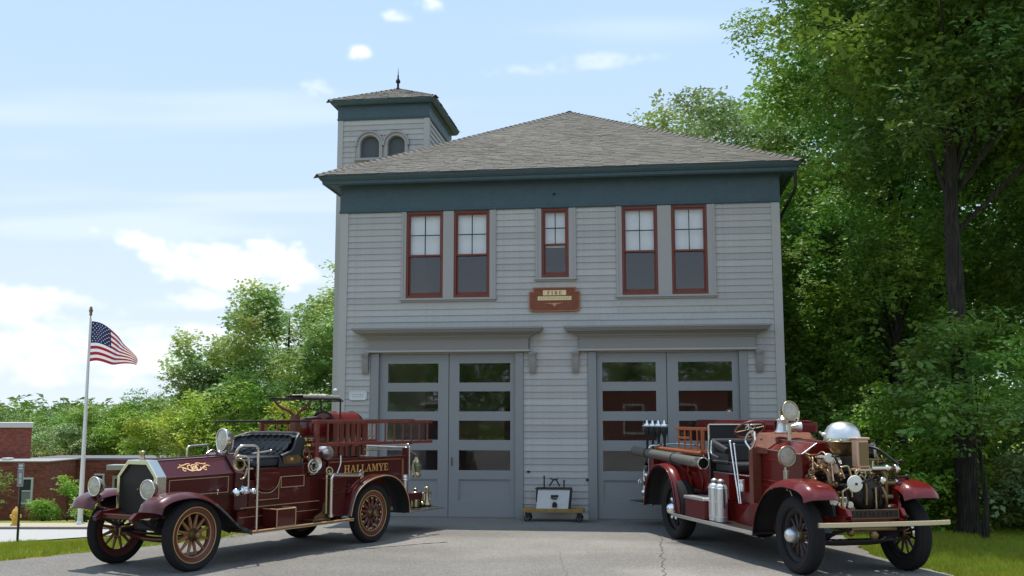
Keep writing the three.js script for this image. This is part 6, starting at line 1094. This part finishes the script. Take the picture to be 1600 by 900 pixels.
  mesh('rear_valve', [ball(.07, -2.2, .62, .55), rod([-2.2, .44, .55], [-2.2, .9, .55], .035), rod([-2.3, .80, .56], [-2.05, .80, .58], .05), ball(.055, -2.0, .95, .58), pipe([[-2.2, .9, .55], [-2.2, 1.08, .55], [-2.0, 1.15, .58]], .03, .08, 20), ring(.06, .012, [-2.34, .80, .56], [1, 0, .1]), rod([-2.45, .46, .4], [-2.45, .75, .4], .04)], M.chrome, T);
  mesh('rear_rail', [pipe([[-1.94, .9, .55], [-1.94, 1.50, .55], [-1.98, 1.54, .0], [-1.94, 1.50, -.55], [-1.94, .9, -.55]], .018, .06, 50), rod([-2.0, 1.36, -.5], [-2.0, 1.36, .58], .014)], M.chrome, T);
  mesh('hose_bracket', [box(.2, .26, 1.12, 1.22, .566, .70, .006), box(-1.4, -1.34, 1.18, 1.30, .566, .70, .006), pipe([[.5, .80, .57], [.62, 1.0, .60], [.60, 1.22, .66]], .018, .06, 16), pipe([[.78, .78, .56], [.80, 1.0, .57], [.80, 1.3, .57]], .012, .04, 12)], M.redDark, T);
  mesh('battery_box', [box(.66, 1.40, .443, .73, .64, .94, .008)], M.red, T);
  mesh('box_lid', [box(.64, 1.42, .731, .775, .62, .96, .01)], M.aluminium, T);
  // carried gear
  { const p = ladderThing('ladder', 'orange varnished wooden ladder on its edge along the right engine\u2019s hose body', -.74, .60, 1.44, 1.865, .50, 5, M.orange, M.orange, place); mesh('brace', [box(-.58, -.05, 1.66, 1.70, .52, .545, .005), rod([.42, 1.47, .50], [.42, 1.84, .50], .03)], M.orange, p); }
  { const p = place('pole', 'thick orange pole lying beside the ladder above the grey suction hose', 'pole'); mesh('shaft', rod([-1.52, 1.475, .58], [.46, 1.435, .58], .034, .032), M.orange, p); mesh('end_cap', ball(.036, .46, 1.435, .58), M.orange, p); }
  { const p = place('suction_hose', 'thick ribbed grey suction hose with an open silver end on the right engine\u2019s side', 'hose'), a = V(-2.3, 1.40, .70), b = V(.98, 1.295, .74), d = b.clone().sub(a);
    mesh('hose_tube', [rod(a.toArray(), a.clone().addScaledVector(d, .93).toArray(), .078, .08, 24), ...Array.from({ length: 60 }, (_, k) => { const q = a.clone().addScaledVector(d, k / 60 * .93); return ring(.079, .006, q.toArray(), d.toArray(), 22, 5); })], M.hose, p);
    const D = d.clone().normalize().toArray(); mesh('coupling', lathe([[.078, -.24], [.09, -.22], [.09, -.06], [.098, -.05], [.098, 0], [.082, 0], [.078, -.2]], b.toArray(), D), M.nickel, p); mesh('inner_wall', lathe([[0, -.2], [.077, -.2]], b.toArray(), D), M.black, p);
    mesh('strap', [.22, .62].map((k) => ring(.086, .008, a.clone().addScaledVector(d, k).toArray(), d.toArray(), 22, 6)), M.black, p); }
  canister(place, 'extinguisher', 'tall silver extinguisher nearest the seat on the right engine\u2019s running board', 1.73, .441, .80, .100, .60, M.aluminium);
  canister(place, 'extinguisher', 'tall silver extinguisher beside the white topped box on the right engine', 1.50, .441, .80, .100, .60, M.aluminium);
  for (let k = 0; k < 4; k++) { const x = -2.62 + k * .25, z = .32 - k * .02, p = place('play_pipe', ['leftmost of the four silver headed nozzles at the right engine\u2019s rear', 'second from left of the four silver headed nozzles', 'third from left of the four silver headed nozzles', 'nozzle of the four nearest the orange ladder, dull headed'][k], 'nozzle'); mesh('pipe', lathe([[.022, 0], [.024, .2], [.03, .3], [.05, .36], [.062, .40], [.062, .46], [.045, .48]], [x, 1.36, z]), M.iron, p); mesh('head', [lathe([[.045, .48], [.07, .49], [.075, .53], [.055, .56], [.03, .58], [.028, .62], [0, .62]], [x, 1.36, z]), ...[0, 1, 2].map((i) => ball(.022, x + Math.cos(i * 2.1) * .07, 1.36 + .51, z + Math.sin(i * 2.1) * .07))], M.chrome, p); mesh('handle', pipe([[x + .03, 1.62, z], [x + .10, 1.64, z + .02], [x + .10, 1.78, z + .02], [x + .05, 1.82, z]], .012, .03, 20), M.iron, p); }
  mesh('nozzle_rack', [box(-2.72, -1.80, 1.335, 1.362, .20, .40, .005), rod([-2.70, 1.34, .3], [-1.96, 1.2, .3], .02)], M.chrome, T);
  settle();
}
renderer.render(scene, camera);
